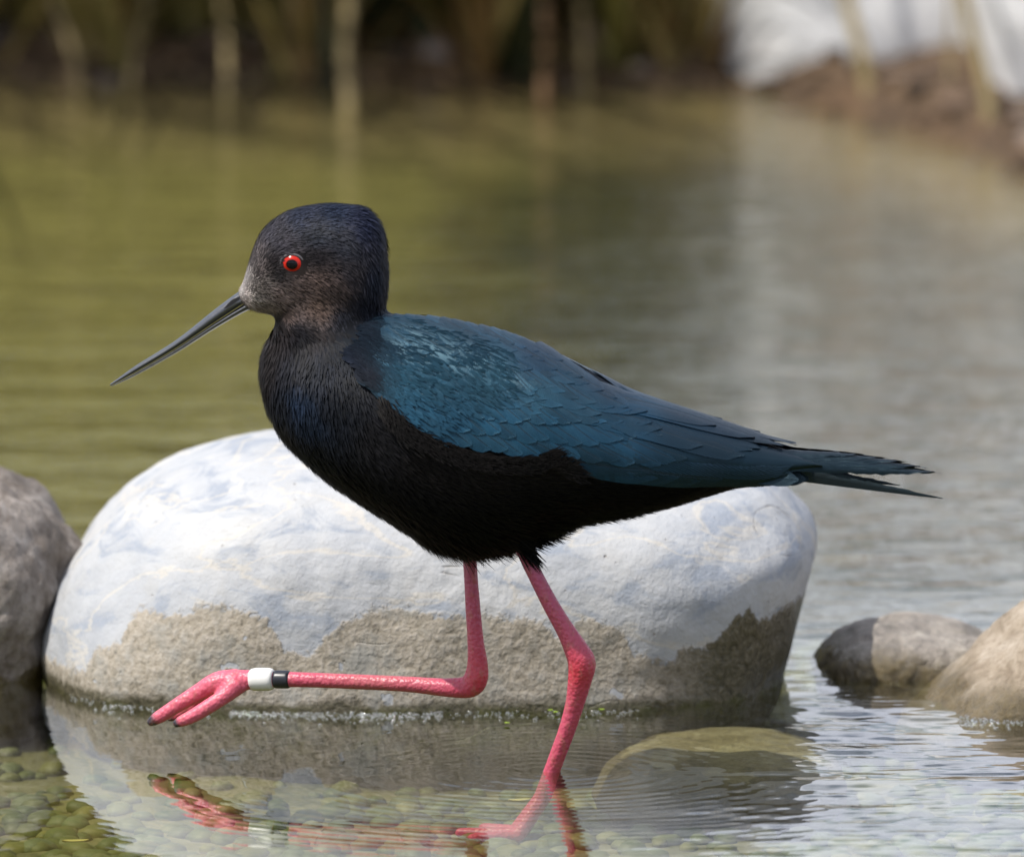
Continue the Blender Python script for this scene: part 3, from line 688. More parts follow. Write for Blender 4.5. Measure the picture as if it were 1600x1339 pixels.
# colour of the plumage by place, the breast's blue sheen painted in (photo pixel -> linear colour)
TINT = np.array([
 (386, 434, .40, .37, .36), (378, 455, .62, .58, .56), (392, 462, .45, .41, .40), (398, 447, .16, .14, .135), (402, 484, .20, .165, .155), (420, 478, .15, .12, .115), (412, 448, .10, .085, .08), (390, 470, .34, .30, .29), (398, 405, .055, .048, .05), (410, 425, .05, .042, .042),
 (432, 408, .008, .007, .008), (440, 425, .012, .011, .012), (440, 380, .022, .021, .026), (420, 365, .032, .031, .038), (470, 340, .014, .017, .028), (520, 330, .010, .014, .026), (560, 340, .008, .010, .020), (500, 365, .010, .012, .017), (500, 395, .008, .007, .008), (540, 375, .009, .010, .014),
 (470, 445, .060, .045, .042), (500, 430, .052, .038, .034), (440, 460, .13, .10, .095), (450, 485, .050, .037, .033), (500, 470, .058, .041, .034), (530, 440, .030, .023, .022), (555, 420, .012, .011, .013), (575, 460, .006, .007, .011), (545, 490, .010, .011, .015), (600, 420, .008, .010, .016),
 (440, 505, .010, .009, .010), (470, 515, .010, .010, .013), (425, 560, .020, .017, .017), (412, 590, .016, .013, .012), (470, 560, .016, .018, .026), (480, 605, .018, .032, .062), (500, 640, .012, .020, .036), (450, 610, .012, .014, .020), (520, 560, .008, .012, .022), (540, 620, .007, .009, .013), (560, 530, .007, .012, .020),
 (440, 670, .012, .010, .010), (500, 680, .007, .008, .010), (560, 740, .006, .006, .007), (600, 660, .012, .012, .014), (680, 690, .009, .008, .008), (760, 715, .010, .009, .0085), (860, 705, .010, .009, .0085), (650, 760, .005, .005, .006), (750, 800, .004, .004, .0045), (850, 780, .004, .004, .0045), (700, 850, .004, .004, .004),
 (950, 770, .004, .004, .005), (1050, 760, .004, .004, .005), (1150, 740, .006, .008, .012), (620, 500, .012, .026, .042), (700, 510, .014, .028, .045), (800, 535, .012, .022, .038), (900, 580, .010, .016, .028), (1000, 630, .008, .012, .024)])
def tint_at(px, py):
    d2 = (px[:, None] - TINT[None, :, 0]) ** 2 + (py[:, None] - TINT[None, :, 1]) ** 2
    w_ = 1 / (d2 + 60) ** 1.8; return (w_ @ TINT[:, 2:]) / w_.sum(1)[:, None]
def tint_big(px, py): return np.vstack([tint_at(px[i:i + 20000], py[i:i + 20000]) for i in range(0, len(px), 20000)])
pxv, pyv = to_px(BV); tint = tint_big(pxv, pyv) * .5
# legs: mauve at the feathers, coral at the joints, claws dark
lp = np.clip((pyv - 850) / 160, 0, 1)[:, None]
lc = np.array([.37, .075, .155]) * (1 - lp) + np.array([.50, .070, .125]) * lp
jn = np.exp(-np.minimum((pxv - 905) ** 2 + (pyv - 1040) ** 2, (pxv - 742) ** 2 + (pyv - 1060) ** 2) / 900)[:, None]
lc = lc * (1 - jn) + np.array([.50, .035, .06]) * jn
tp = np.clip((420 - pxv) / 80, 0, 1)[:, None]; lc = lc * (1 - tp) + np.array([.64, .12, .18]) * tp
tr_ = (np.clip((pxv - 450) / 100, 0, 1) * np.clip((700 - pxv) / 100, 0, 1) * (pyv > 1030))[:, None]; lc = lc * (1 - .5 * tr_) + np.array([.42, .12, .12]) * .5 * tr_
for T, rr in ((TOES_LIFT[0], 13), (TOES_LIFT[1], 9), (TOES_LIFT[2], 9)):
    tipp = bp(T[-1, 0], T[-1, 1], T[-1, 2]); k = np.clip(2.6 - np.linalg.norm(BV - tipp, axis=1) / (rr * SX) * 1.5, 0, 1)[:, None]
    lc = lc * (1 - k) + np.array([.022, .028, .035]) * k
tint[isleg] = lc[isleg]
set_attr(bme, 'tint', tint)
bme.materials.clear(); bme.materials.append(M_BODY); bme.materials.append(M_SKIN)
bme.polygons.foreach_set('material_index', isleg[BF].sum(1).__ge__(3).astype(np.int32))
bme.polygons.foreach_set('use_smooth', np.ones(nf_, bool)); bme.update()
body = ob('body', bme, None, bird)

# ---- plumage: fine barbs lying along the body
FLOW = np.array([(400, 400, .45, -.9), (385, 445, .8, -.6), (450, 345, .95, -.3), (540, 330, 1, .25), (585, 370, .45, .9), (600, 430, .1, 1), (590, 480, -.1, 1), (460, 380, 1, -.15), (520, 400, 1, .1), (470, 445, 1, .12), (540, 450, .75, .6), (420, 480, 1, .12), (480, 485, 1, .3), (550, 490, .5, .85),
 (430, 550, .1, 1), (500, 550, .05, 1), (560, 545, .5, .85), (430, 640, .35, .95), (490, 620, .25, 1), (560, 640, .35, .95), (520, 740, .8, .6), (600, 720, .75, .65), (620, 650, .85, .5), (700, 700, 1, .25), (700, 780, .95, .35), (800, 730, 1, -.05), (870, 705, 1, -.35), (860, 790, 1, .1), (750, 850, .75, .65), (690, 855, .7, .75), (830, 840, .8, .55),
 (950, 780, 1, .1), (1000, 770, 1, -.05), (1100, 740, 1, -.15), (650, 500, 1, .1), (800, 540, 1, .35), (950, 600, 1, .45), (1100, 660, 1, .3)])
def flow_at(px, py):
    d2 = (px[:, None] - FLOW[None, :, 0]) ** 2 + (py[:, None] - FLOW[None, :, 1]) ** 2; w_ = 1 / (d2 + 200) ** 1.6
    f = (w_ @ FLOW[:, 2:]); return f / (np.linalg.norm(f, axis=1)[:, None] + 1e-9)
tri = BV[BF]; fa = np.linalg.norm(np.cross(tri[:, 2] - tri[:, 0], tri[:, 3] - tri[:, 1]), axis=1)
fleg = isleg[BF].any(1); fc = tri.mean(1); fpx, fpy = to_px(fc)
wgt = fa.copy(); wgt[fleg] = 0
wgt *= np.where((fpx < 610) & (fpy < 500), 2.6, 1.0)          # finer on the head
wgt *= np.where(fc[:, 1] > .012, .45, 1.0)
NB = 90000
fi = rng.choice(nf_, NB, p=wgt / wgt.sum()); uu = rng.random((NB, 4)); uu = uu / uu.sum(1)[:, None]
Pq = (tri[fi] * uu[:, :, None]).sum(1); Nq = BN[BF[fi, 0]]
qx, qy = to_px(Pq)
fd = np.vstack([flow_at(qx[i:i + 20000], qy[i:i + 20000]) for i in range(0, NB, 20000)])
dirv = np.stack([fd[:, 0], np.zeros(NB), -fd[:, 1]], -1) + rng.normal(0, .13, (NB, 3))
dirv -= Nq * (dirv * Nq).sum(1)[:, None]; dirv /= np.linalg.norm(dirv, axis=1)[:, None] + 1e-9
side = np.cross(Nq, dirv)
head = ((qx < 612) & (qy < 505))
face = np.clip(1 - np.hypot(qx - 385, qy - 455) / 70, 0, 1)
Lb = np.where(head, rng.uniform(.0022, .0048, NB), rng.uniform(.0045, .0085, NB)) * (1 - .3 * face)
belly = np.clip((qy - (800 + np.clip(qx - 800, 0, 300) * -.1)) / 40, 0, 1) * (qx > 640) * (qx < 980)
Lb *= 1 + belly * rng.random(NB) * .9
nape = np.clip((qx - 530) / 50, 0, 1) * (qy < 480); Lb *= 1 + .7 * nape * rng.random(NB)
Wb = np.where(head, .00034, .00050) * rng.uniform(.7, 1.4, NB) * (1 - .3 * face)
lift = np.where(head, .16, .14) * rng.uniform(.3, 1.5, NB) + .10 * belly + .16 * nape * rng.random(NB)
lift = np.where((qx > 1010), lift * .4, lift)
# keep barbs out of the eye
er = np.hypot((qx - 466) / 1.15, qy - 407); keep = ~((er < 18) & (Pq[:, 1] < 0))
gap = np.array([0, .35, .72, 1.0])
GV = np.array([0, 0, -1.0])[None] + Nq * np.clip(Nq[:, 2], 0, 1)[:, None]
Bl = []
for g, ww in zip(gap, (.75, 1.0, .7, .08)):
    c = Pq - Nq * .0004 + dirv * (Lb * g)[:, None] + Nq * (Lb * lift * (g ** .7))[:, None] + GV * (Lb * .10 * g * g * (1 + 1.5 * belly))[:, None]
    Bl += [c - side * (Wb * ww)[:, None], c + side * (Wb * ww)[:, None]]
Bl = np.stack(Bl, 1)[keep]; nb = len(Bl)
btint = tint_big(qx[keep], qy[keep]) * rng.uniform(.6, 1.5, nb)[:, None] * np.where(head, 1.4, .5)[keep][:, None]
base = np.arange(nb)[:, None, None] * 8; fq = np.array([[0, 1, 3, 2], [2, 3, 5, 4], [4, 5, 7, 6]])[None]
ob('plumage', mesh_np('plumage', Bl.reshape(-1, 3), (base + fq).reshape(-1, 4), True, {'tint': np.repeat(btint, 8, 0)}), M_TUFT, body, kind='stuff')

# ---- bill: upper and lower halves with the nostril slit
def bill_half(name, top, botm, w0, flip):
    n = 60; tp = spline(top, n); bt = spline(botm, n); s = np.linspace(0, 1, n)
    wd = w0 * (1 - s) ** .75 + .0006; m = 18; a = np.linspace(0, 2 * math.pi, m, endpoint=False)
    c = (tp + bt) / 2; hv = (tp - bt) / 2
    sa = np.sin(a); ca = np.cos(a)
    shape = np.where(sa * flip > 0, 1.0, 1.0)
    px = c[:, None, 0] + hv[:, None, 0] * sa[None]; py = c[:, None, 1] + hv[:, None, 1] * sa[None]
    t = wd[:, None] * (np.sign(ca) * np.abs(ca) ** .8)[None] * (1 - .35 * np.clip(sa * flip, 0, 1))[None]
    if flip > 0:   # groove along the side of the upper half, the open nostril at its root
        g = np.exp(-((s[:, None] - .14) / .10) ** 2) * np.exp(-((sa[None] + .05) / .30) ** 2)
        t = t * (1 - .55 * g); t = t * (1 - .16 * np.exp(-((sa[None] + .05) / .22) ** 2) * np.clip(1 - s[:, None] * 1.4, 0, 1))
    v = L2(px.ravel(), py.ravel(), t.ravel()); f = [list(q) for q in grid_faces(n, m, True)] + [list(range(m - 1, -1, -1)), [(n - 1) * m + k for k in range(m)]]
    return v, f
bill = ob('bill', None, None, bird); 
v, f = bill_half('u', [(392, 450), (373, 460), (337, 487), (275, 537), (212, 578), (171, 608)], [(412, 463), (388, 474), (340, 505), (277, 548), (213, 587), (171, 611)], .0052, 1)
ob('upper_mandible', mesh_np('upper_mandible', v, f), M_BILL, bill)
v, f = bill_half('l', [(412, 464), (388, 475), (340, 506), (277, 549), (213, 588), (173, 610.5)], [(404, 488), (389, 488), (338, 517), (276, 557), (213, 593), (173, 612)], .0046, -1)
ob('lower_mandible', mesh_np('lower_mandible', v, f), M_BILL, bill)
# nostril slit: a dark inset strip
t_ = NT('nostril'); t_.pbr((.003, .003, .004), .7)
nst = spline([(378, 466), (366, 474), (352, 485)], 10); nw = np.sin(np.linspace(.15, math.pi - .15, 10)) * 3.0
tt = np.linspace(-.0053, -.0043, 10); dn = np.array([.52, .85])
vv = np.vstack([L2(nst[:, 0] - dn[0] * nw, nst[:, 1] - dn[1] * nw, tt), L2(nst[:, 0] + dn[0] * nw, nst[:, 1] + dn[1] * nw, tt - .0001)])
ob('nostril', mesh_np('nostril', vv, grid_faces(2, 10)), t_.m, bill)

# ---- eye
bb = BVHTree.FromPolygons([tuple(x) for x in BV], [tuple(int(i) for i in q) for q in BF])
def surf_t(px, py):
    o = L2(px, py, -.2); h = bb.ray_cast(Vector(o), Vector((0, 1, 0)))[0]
    return h.y if h is not None else 0.0
def surf_n(px, py):
    return bb.ray_cast(Vector(L2(px, py, -.2)), Vector((0, 1, 0)))[1]
def make_eye(sgn):
    te = surf_t(465, 407)
    nn_ = surf_n(465, 407); eye_c = L2(458, 407, sgn * (te + .0007)); eye_c[0] -= (te + .0007) * math.tan(-YAW); rx = 16.5 * SX
    a = np.linspace(0, 2 * math.pi, 48, endpoint=False)
    def dome(r0, r1, nr, lift, sq=.82):
        rr = np.linspace(r0, r1, nr); v = []
        for r in rr:
            dep = -math.sqrt(max(0, 1.45 ** 2 - r * r)) * rx * .8 + 1.06 * rx * .8
            v.append(np.stack([np.cos(a) * r * rx, np.full(48, sgn * (dep - lift)), np.sin(a) * r * rx * sq], -1))
        return np.vstack(v), grid_faces(nr, 48, True), np.repeat(rr, 48)
    v, f, r = dome(.001, 1.25, 18, 0.0)
    te_m = NT('pupil'); te_m.pbr((.002, .002, .003), .08, None, Specular_IOR_Level=.25)
    eye = ob('eye', mesh_np('eye', v, f), te_m.m, bird); eye.location = tuple(eye_c); eye.rotation_euler = (0, 0, sgn * math.atan2(nn_.x, -nn_.y) * .9)
    v, f, r = dome(.55, 1.0, 10, .00025)
    ob('iris', mesh_np('iris', v, f, True, {'rad': (r - .5) / .5}), M_IRIS, eye)
    # lid: a swollen ring
    b = np.linspace(0, 2 * math.pi, 10, endpoint=False); v = []
    for k in b:
        rr = 1.13 + .17 * math.cos(k); v.append(np.stack([np.cos(a) * rr * rx * 1.02, np.full(48, sgn * (.0002 - math.sin(k) * .00075)), np.sin(a) * rr * rx * .80], -1))
    v = np.vstack(v); i, j = np.meshgrid(np.arange(10), np.arange(48), indexing='ij')
    f = np.stack([i * 48 + j, i * 48 + (j + 1) % 48, ((i + 1) % 10) * 48 + (j + 1) % 48, ((i + 1) % 10) * 48 + j], -1).reshape(-1, 4)
    ob('eyelid', mesh_np('eyelid', v, f), M_LID, eye)
M_LID = m_simple('eyelid', (.075, .068, .075), .6)
make_eye(1); make_eye(-1)

# ---- wing: folded shell with every feather on it
q = spline(TR, 500)
WT = np.array([(1000, 616, 794, .034), (1080, 641, 772, .0265), (1150, 663, 756, .021), (1200, 680, 750, .017), (1240, 689, 746, .0145), (1312, 694, 742, .011), (1400, 704, 740, .0085), (1460, 722, 738, .007), (1500, 730, 738, .006)])
def prof(px):
    xs = np.concatenate([q[q[:, 0] < 1000][:, 0], WT[:, 0]])
    return [np.interp(px, xs, np.concatenate([q[q[:, 0] < 1000][:, k], WT[:, k]])) for k in (1, 2, 3)]
def wing_xyz(px, py, off, dv=0.0, sgn=-1):
    """point on the folded wing: pixels -> angle round the body section, dv metres across, off metres proud"""
    px = np.asarray(px, float); py = np.asarray(py, float)
    top, bot, wd = prof(px); c = (top + bot) / 2; h = (bot - top) / 2 * SX
    kk_ = wd * math.tan(DEP_FOOT) * .93; hh_ = np.hypot(h, kk_)          # the near side hangs lower in the picture than the middle plane
    th = np.arcsin(np.clip((py - c) * SX / hh_, -.995, .995)) - np.arctan2(kk_, h)
    px = px + wd * np.cos(th) * math.tan(-YAW) / SX * .8
    top, bot, wd = prof(px); c = (top + bot) / 2; h = (bot - top) / 2 * SX
    th = np.clip(th + dv / np.sqrt((h * np.cos(th)) ** 2 + (wd * np.sin(th)) ** 2), -1.75, 1.55)
    s_, c_ = np.sin(th), np.cos(th)
    nz = wd * s_; nt_ = h * c_; nn = np.hypot(nz, nt_) + 1e-9
    x = SX0 + SX * px; z0 = SZ0 + SZ * c
    return np.stack([x, sgn * (wd * c_ + off * nt_ / nn), z0 - h * s_ - off * nz / nn], -1)
def wing_shell(sgn):
    xs = np.linspace(592, 1285, 90)
    up = np.interp(xs, [592, 640, 700, 800, 900, 1000, 1100, 1200, 1285], [560, 520, 508, 530, 571, 622, 652, 688, 716])
    lo = np.interp(xs, [592, 606, 644, 691, 737, 800, 860, 960, 1060, 1170, 1230, 1285], [600, 616, 654, 676, 690, 700, 710, 728, 736, 733, 726, 717])
    k = np.linspace(0, 1, 30); PX = np.repeat(xs[:, None], 30, 1); PY = up[:, None] + (lo - up)[:, None] * k[None]
    off = .0022 * np.sin(np.clip(k * 1.15, 0, 1) * math.pi) ** .5 + .0006; off = np.repeat(off[None], 90, 0) * np.clip((xs - 585) / 60, .1, 1)[:, None]
    v = wing_xyz(PX.ravel(), PY.ravel(), off.ravel(), 0, sgn)
    uvs = np.stack([np.full(len(v), .5), np.full(len(v), .4)], -1)
    return mesh_np('wing', v, grid_faces(90, 30), True, {'fuv': uvs, 'tint': wing_tint(PX.ravel(), PY.ravel())})
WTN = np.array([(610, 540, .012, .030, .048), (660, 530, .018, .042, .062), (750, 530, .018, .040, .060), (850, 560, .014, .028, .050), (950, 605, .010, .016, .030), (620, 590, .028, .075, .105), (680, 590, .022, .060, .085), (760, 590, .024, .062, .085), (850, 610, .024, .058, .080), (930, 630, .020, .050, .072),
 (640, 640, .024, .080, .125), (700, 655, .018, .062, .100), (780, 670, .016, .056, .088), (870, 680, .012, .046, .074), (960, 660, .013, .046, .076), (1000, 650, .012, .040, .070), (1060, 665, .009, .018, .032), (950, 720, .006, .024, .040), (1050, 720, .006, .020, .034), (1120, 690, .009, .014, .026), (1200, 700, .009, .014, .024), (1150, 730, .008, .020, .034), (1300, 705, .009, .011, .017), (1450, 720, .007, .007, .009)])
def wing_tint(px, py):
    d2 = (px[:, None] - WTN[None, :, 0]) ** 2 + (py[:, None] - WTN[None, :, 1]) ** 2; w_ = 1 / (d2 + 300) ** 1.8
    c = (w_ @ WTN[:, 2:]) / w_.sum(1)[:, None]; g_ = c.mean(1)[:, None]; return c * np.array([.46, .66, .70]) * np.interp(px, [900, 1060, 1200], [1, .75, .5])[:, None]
wing_of = {}
for sgn in (-1, 1):
    wing_of[sgn] = ob('wing', wing_shell(sgn), M_FEA, bird)
def feather(root, tip, width, off, sgn=-1, bend=0.0, lift=.0003, tilt=.00018, name='feather', nu=12, nvv=5, ragged=0.0, sharp=.55):
    root = np.array(root, float); tip = np.array(tip, float); u = np.linspace(0, 1, nu); v = np.linspace(-1, 1, nvv)
    d = tip - root; nrm = np.array([-d[1], d[0]]); c = root[None] + d[None] * u[:, None] + nrm[None] * (bend * u * (1 - u) * 2)[:, None]
    prof_w = np.clip(u / .18, .25, 1) ** .6 * np.sqrt(np.clip(1 - ((u - sharp).clip(0) / (1 - sharp)) ** 2.4, .006, 1))
    wv = width * .5 * prof_w[:, None] * v[None]
    if ragged: wv = wv * (1 - ragged * rng.random((nu, nvv)) * np.clip((u - .55) / .3, 0, 1)[:, None] * (np.abs(v)[None] > .4))
    dn = d / np.linalg.norm(d)
    PX = c[:, None, 0] + wv / SX * (-dn[1]); PY = np.repeat(c[:, None, 1], nvv, 1)
    dv = wv * dn[0]
    o = off + lift * u[:, None] ** 1.5 - .0005 * (v[None] ** 2) * prof_w[:, None] + tilt * v[None] + 0 * wv
    P = wing_xyz(PX.ravel(), PY.ravel(), o.ravel(), dv.ravel(), sgn)
    uvs = np.stack([np.repeat(u, nvv), np.tile(v, nu)], -1)
    tn = wing_tint(PX.ravel(), PY.ravel()) * rng.uniform(.7, 1.35)
    return ob(name, mesh_np(name, P, grid_faces(nu, nvv), True, {'fuv': uvs, 'tint': tn}), M_FEA, wing_of[sgn])
def row(rc, tc, n, width, off, jit=3, bend=.06, lift=.0006, sgn=-1, rev=False, sharp=.55):
    rr = spline(rc, n); tt = spline(tc, n)
    order = range(n) if not rev else range(n - 1, -1, -1)
    for k, i in enumerate(order):
        feather(rr[i] + rng.normal(0, jit * .6, 2), tt[i] + rng.normal(0, jit, 2), width * rng.uniform(.88, 1.12), off + .00004 * k + rng.uniform(0, .00012), sgn, bend * rng.uniform(.3, 1.4), lift, .00045 if width > .0115 else .00020, sharp=sharp)
# flight feathers (lowest), then tertials, coverts and scapulars over them
def far_and_near(sgn):
    b0 = .0012
    prim = [((1010, 706), (1458, 721), .0068), ((1000, 702), (1436, 713), .0072), ((1000, 700), (1404, 707), .0075), ((1000, 698), (1372, 703), .0078), ((1000, 694), (1338, 700), .0085)]
    for k, (r_, t_, w_) in enumerate(prim):
        if sgn > 0: t_ = (t_[0] + 8, t_[1] + 6)
        feather(r_, t_, w_, b0 - .0010 + .0003 * k, sgn, .0, .0002, .0002, nu=46, nvv=7, ragged=.55, sharp=.72)
    row([(820, 690), (900, 712), (980, 722)], [(1030, 738), (1130, 736), (1240, 727)], 7, .013, b0, 2, .03, .0003, sgn)
    row([(930, 650), (960, 670), (980, 695)], [(1200, 694), (1220, 706), (1240, 716)], 6, .014, b0 + .0006, 2, .02, .0003, sgn, sharp=.6)
    for rr_, tt_, wq in (((900, 610), (1120, 664), .012), ((940, 622), (1180, 682), .012), ((920, 640), (1100, 690), .013), ((960, 655), (1160, 704), .012)): feather(rr_, tt_, wq, b0 + .0018, sgn, -.03, .0004, .0007, sharp=.5)
    row([(850, 580), (900, 610), (930, 640)], [(1240, 692), (1190, 694), (1150, 705)], 7, .0145, b0 + .0012, 2, -.04, .0004, sgn, sharp=.5)
far_and_near(-1); far_and_near(1)
g = .0019
row([(608, 606), (680, 640), (780, 655), (880, 655), (950, 650)], [(640, 648), (735, 690), (850, 706), (985, 712), (1075, 706)], 19, .0105, g, 3)
row([(600, 592), (680, 618), (780, 630), (870, 630), (930, 628)], [(645, 636), (735, 668), (840, 682), (950, 684), (1035, 676)], 19, .0100, g + .000190, 3)
row([(598, 578), (680, 592), (780, 604), (860, 604)], [(648, 618), (735, 646), (830, 656), (935, 654)], 17, .0095, g + .000342, 3)
for i in range(5):
    k = i / 4
    row([(596, 572 - 16 * k), (660, 570 - 24 * k), (740, 578 - 26 * k), (800, 586 - 22 * k)], [(638, 604 - 20 * k), (715, 618 - 28 * k), (790, 628 - 28 * k), (850, 634 - 24 * k)], 16, .0085, g + .000456 + .00006 * i, 4, .05, .00015)
row([(720, 548), (790, 568), (860, 590), (900, 604)], [(820, 636), (905, 648), (985, 656), (1042, 662)], 9, .0135, g + .000798, 3, .10, .00025, sharp=.45)
row([(690, 534), (760, 550), (830, 568), (890, 590)], [(780, 600), (860, 622), (945, 638), (1015, 642)], 10, .0125, g + .000950, 3, .09, .00025, sharp=.45)
row([(660, 522), (740, 532), (820, 550), (880, 572)], [(740, 568), (825, 590), (905, 612), (985, 630)], 11, .0115, g + .001102, 3, .07, .0002)
row([(630, 515), (710, 520), (790, 535), (860, 558)], [(700, 548), (785, 564), (865, 586), (945, 610)], 12, .0105, g + .001216, 3, .06, .00015)
row([(610, 508), (690, 510), (770, 524), (840, 545)], [(675, 532), (755, 540), (835, 560), (915, 590)], 13, .0095, g + .001292, 3, .05, .00015)
row([(600, 502), (670, 502), (750, 514), (820, 534)], [(655, 517), (730, 522), (805, 541), (880, 568)], 13, .0085, g + .001330, 2, .04, .0001)
row([(600, 520), (630, 520), (670, 530)], [(640, 545), (680, 552), (725, 566)], 8, .0090, g + .001140, 3, .04, .0001)

# ---- flank barbs that lap over the lower wing edge
NBf = 1500
k = rng.random(NBf); ex = np.interp(k, np.linspace(0, 1, 9), [598, 625, 660, 705, 750, 795, 835, 870, 900]); ey = np.interp(ex, [598, 606, 644, 691, 737, 800, 835, 862, 905], [606, 622, 660, 684, 700, 711, 708, 700, 722])
ex += rng.normal(0, 6, NBf); ey += rng.uniform(2, 26, NBf)
dx = np.interp(ex, [600, 660, 740, 820, 870, 910], [.55, .85, 1, 1, .9, 1]); dy = np.interp(ex, [600, 660, 740, 820, 870, 910], [.75, .35, .05, -.3, -.5, .1]) + rng.normal(0, .12, NBf)
Ln = rng.uniform(14, 30, NBf); Wd = rng.uniform(.00028, .0005, NBf); pts = []
for gk, ww in ((0, .8), (.4, 1), (.75, .7), (1, .06)):
    P = wing_xyz(ex + dx * Ln * gk, ey + dy * Ln * gk + 3 * gk * gk, .0010 + .0034 * gk ** .6, 0, -1)
    sd_ = np.stack([dy, 0 * dy, dx], -1) * (Wd * ww)[:, None]; pts += [P - sd_, P + sd_]
Bl = np.stack(pts, 1); base = np.arange(NBf)[:, None, None] * 8
ft = np.array([.0055, .005, .005])[None] * rng.uniform(.4, 1.7, NBf)[:, None]
ob('flank_plumage', mesh_np('flank_plumage', Bl.reshape(-1, 3), (base + fq).reshape(-1, 4), True, {'tint': np.repeat(ft, 8, 0)}), M_TUFT, body, kind='stuff')

# ---- fine barbs over the shoulder and lesser coverts
NC = 2300
cx = np.where(rng.random(NC) < .45, rng.uniform(552, 612, NC), 566 + rng.random(NC) ** 1.9 * 230); tp_, bt_ = np.interp(cx, [552, 584, 610, 700, 800], [514, 506, 502, 520, 550]), np.interp(cx, [552, 584, 606, 644, 691, 800], [590, 604, 618, 650, 668, 610])
ey = tp_ + (bt_ - tp_) * rng.random(NC); ex = cx + 12 * np.sin(ey * .11) * np.clip((600 - cx) / 40, 0, 1) + rng.normal(0, 4, NC)
dx = np.full(NC, .9) + rng.normal(0, .1, NC); dy = np.interp(ey, [500, 560, 640], [.15, .35, .6]) + rng.normal(0, .15, NC)
Ln = rng.uniform(14, 30, NC); Wd = rng.uniform(.0004, .0009, NC); pts = []; fade = np.clip((800 - cx) / 60, 0, 1)
for gk, ww in ((0, .8), (.4, 1), (.75, .7), (1, .06)):
    P = wing_xyz(ex + dx * Ln * gk, ey + dy * Ln * gk, .0016 + .0012 * gk ** .6 + .0010 * np.clip((cx - 590) / 60, 0, 1), 0, -1)
    sd_ = np.stack([dy, 0 * dy, dx], -1) * (Wd * ww)[:, None]; pts += [P - sd_, P + sd_]
Bl = np.stack(pts, 1); base = np.arange(NC)[:, None, None] * 8
wc = wing_tint(ex, ey); bc = tint_big(ex, ey); mxk = np.clip((cx - 565) / 55, 0, 1)[:, None]; wc = wc * 1.0
ctn = (bc * .9 * (1 - mxk) + wc * mxk) * rng.uniform(.75, 1.3, NC)[:, None]
for nm, sel, mt in (('shoulder_plumage', cx < 588 + rng.uniform(-14, 14, NC), M_TUFT), ('covert_plumage', None, M_FEA)):
    if sel is None: sel = ~prev
    prev = sel; nS = int(sel.sum()); bS = np.arange(nS)[:, None, None] * 8
    ob(nm, mesh_np(nm, Bl[sel].reshape(-1, 3), (bS + fq).reshape(-1, 4), True, {'tint': np.repeat(ctn[sel], 8, 0), 'fuv': np.tile([.5, .4], (nS * 8, 1))}), mt, wing_of[-1], kind='stuff')

# ---- tail feathers
tail = ob('tail', None, None, bird)
for k in range(8):
    t0 = (k - 3.5) * .0035; a0, a1 = np.array([1080, 706 + abs(k - 3.5) * 2]), np.array([1258 + rng.uniform(-14, 8), 734 - abs(k - 3.5) * 1.5])
    u = np.linspace(0, 1, 12); v = np.linspace(-1, 1, 5); wd = .0046 * np.sqrt(np.clip(1 - ((u - .8).clip(0) / .2) ** 2, .02, 1))
    PX = a0[0] + (a1[0] - a0[0]) * u; PY = a0[1] + (a1[1] - a0[1]) * u
    P = L2(np.repeat(PX, 5), np.repeat(PY, 5), np.repeat(t0 * (1 + u * .4), 5)); P[:, 1] += (wd[:, None] * v[None]).ravel() * .25; P[:, 2] += (wd[:, None] * v[None]).ravel() * .95 * (1 if t0 < 0 else -1)
    ob('tail_feather', mesh_np('tail_feather', P, grid_faces(12, 5), True, {'fuv': np.stack([np.repeat(u, 5), np.tile(v, 12)], -1), 'tint': np.tile([.006, .009, .013], (60, 1))}), M_FEA, tail)
# the far wing's tip, drooping below the near one
for k, (a0, a1, wd0) in enumerate((((1120, 712), (1468, 766), .0080), ((1120, 708), (1400, 748), .0075))):
    n = 40; u = np.linspace(0, 1, n); v = np.linspace(-1, 1, 5)
    wd = wd0 * .5 * np.clip(1 - (u - .35).clip(0) / .66, .02, 1) ** .8
    PX = a0[0] + (a1[0] - a0[0]) * u; PY = a0[1] + (a1[1] - a0[1]) * u
    P = L2(np.repeat(PX, 5), np.repeat(PY, 5), .010 + .002 * k + 0 * np.repeat(PX, 5)); wv = (wd[:, None] * v[None] * (1 - .4 * rng.random((n, 5)) * (v[None] > .2))).ravel()
    P[:, 2] += wv; P[:, 0] += wv * .15; P[:, 1] += np.abs(wv) * .2
    ob('feather', mesh_np('feather', P, grid_faces(n, 5), True, {'fuv': np.stack([np.repeat(u, 5), np.tile(v, n)], -1), 'tint': np.tile([.012, .011, .011], (n * 5, 1))}), M_FEA, wing_of[1])

# ---- leg bands
def band(name, pxa, pxb, rpx, bulge, mat):
    xs = np.linspace(pxa, pxb, 12); qq = spline(LEG_LIFT, 300); yy = np.interp(xs, qq[::-1, 0], qq[::-1, 1]); tq = np.interp(xs, qq[::-1, 0], qq[::-1, 2])
    p = bp(xs, yy, tq); k = np.linspace(-1, 1, 12); r = rpx * SX * (1 + bulge * (1 - k ** 4)); r[0] *= .9; r[-1] *= .9
    v, f = tube(p, r, 32); me = mesh_np(name, v, f)
    return ob(name, me, mat, body)
band('leg_band', 391, 428, 15.5, .16, m_simple('white_plastic', (.78, .77, .74), .35))
band('leg_band', 428.5, 453, 13.5, .06, m_simple('black_plastic', (.012, .014, .020), .35))

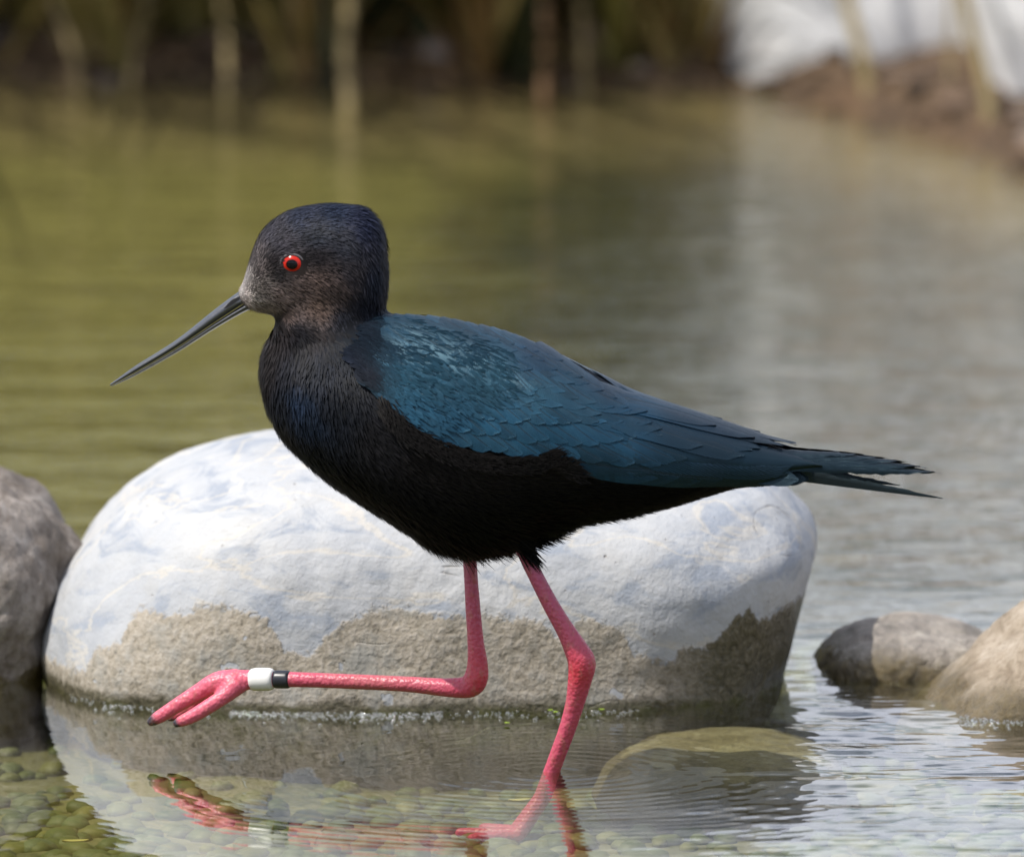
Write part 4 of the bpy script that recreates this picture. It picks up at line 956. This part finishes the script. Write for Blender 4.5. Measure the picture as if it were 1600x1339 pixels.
# ================================================================== SMALL THINGS ON THE WATER
def ico(sub=2):
    bm = bmesh.new(); bmesh.ops.create_icosphere(bm, subdivisions=sub, radius=1.0)
    v = np.array([q_.co[:] for q_ in bm.verts]); f = np.array([[q_.index for q_ in p.verts] for p in bm.faces]); bm.free(); return v, f
IV, IF = ico(2)
def waterline(bv, px):
    lo = None
    for py in range(1140, 1000, -1):
        h = bv.ray_cast(Vector(CAMP), Vector(ray(px, py)).normalized())[0]
        if h is not None and h.z >= 0: return h
    return None
VV, FF, n0 = [], [], 0
def bubble(x, y, r):
    global n0
    VV.append(IV * np.array([r, r, r * .8]) + np.array([x, y, r * .25])); FF.append(IF + n0); n0 += len(IV)
for i in range(620):
    px = rng.choice([rng.uniform(360, 690), rng.uniform(110, 330), rng.uniform(690, 1000)], p=[.72, .16, .12])
    h = waterline(bvh, px)
    if h is not None: bubble(h.x, h.y - abs(rng.normal(0, .013)) - .0004, rng.uniform(.0004, .0012))
for i in range(140):
    c = at_z(rng.uniform(1500, 1600), rng.normal(1126, 5)); bubble(c[0], c[1], rng.uniform(.0004, .0013))
ob('foam_bubbles', mesh_np('foam_bubbles', np.vstack(VV), np.vstack(FF)), M_BUB, None, 'string of tiny clear bubbles along the foot of the stones', 'foam', kind='stuff')
M_WEED = m_simple('duckweed', (.30, .42, .05), .5); M_YEL = m_simple('yellow_leaf', (.50, .42, .12), .6)
def leaf(name, c, L, W, rot, mat, label, cat, z, curl=.15, group=None):
    n = 9; u = np.linspace(-1, 1, n); v = np.linspace(-1, 1, 5); wd = W * np.sqrt(np.clip(1 - u ** 2, .01, 1)) * (1 - .25 * u)
    P = np.stack([np.repeat(u * L, 5), (wd[:, None] * v[None]).ravel(), (curl * W * (v[None] ** 2) + .3 * curl * L * u[:, None] ** 2).ravel()], -1)
    P2 = P.copy(); P2[:, 2] -= .0003; m = len(P)
    f = grid_faces(n, 5); F2 = np.vstack([f, f[:, ::-1] + m])
    o = ob(name, mesh_np(name, np.vstack([P, P2]), F2), mat, None, label, cat, group, loc=(c[0], c[1], z)); o.rotation_euler = (0, 0, rot); return o
GD = 'green duckweed leaves at the foot of the boulder'
for px, py, a in ((793, 1106, .3), (860, 1113, 1.2), (868, 1116, 2.0), (940, 1112, .2), (792, 1133, 2.2)):
    leaf('duckweed_leaf', at_z(px, py), .0016, .0012, a, M_WEED, 'tiny green duckweed leaf floating at the foot of the pale boulder', 'leaf', .0012, .2, GD)
leaf('duckweed_leaf', at_z(62, 1032), .0022, .0018, .5, M_WEED, 'green duckweed leaf floating between the pale boulder and the brown-grey rock', 'leaf', .0012)
for px, py, L, a, lb in ((812, 1232, .006, .4, 'yellow sunken leaf by the foot of the standing leg'), (1000, 1235, .009, .1, 'tan sunken leaf on the bed right of the standing leg'), (118, 1302, .0065, .2, 'pale yellow sunken leaf on the green pebbles'), (1185, 1265, .008, 2.8, 'brown-yellow sunken leaf under the rippled water')):
    c = at_z(px, py, -.025); leaf('sunken_leaf', c, L, L * .45, a, M_YEL, lb, 'leaf', bed_z(np.array([c[0]]), np.array([c[1]]))[0] + .008)
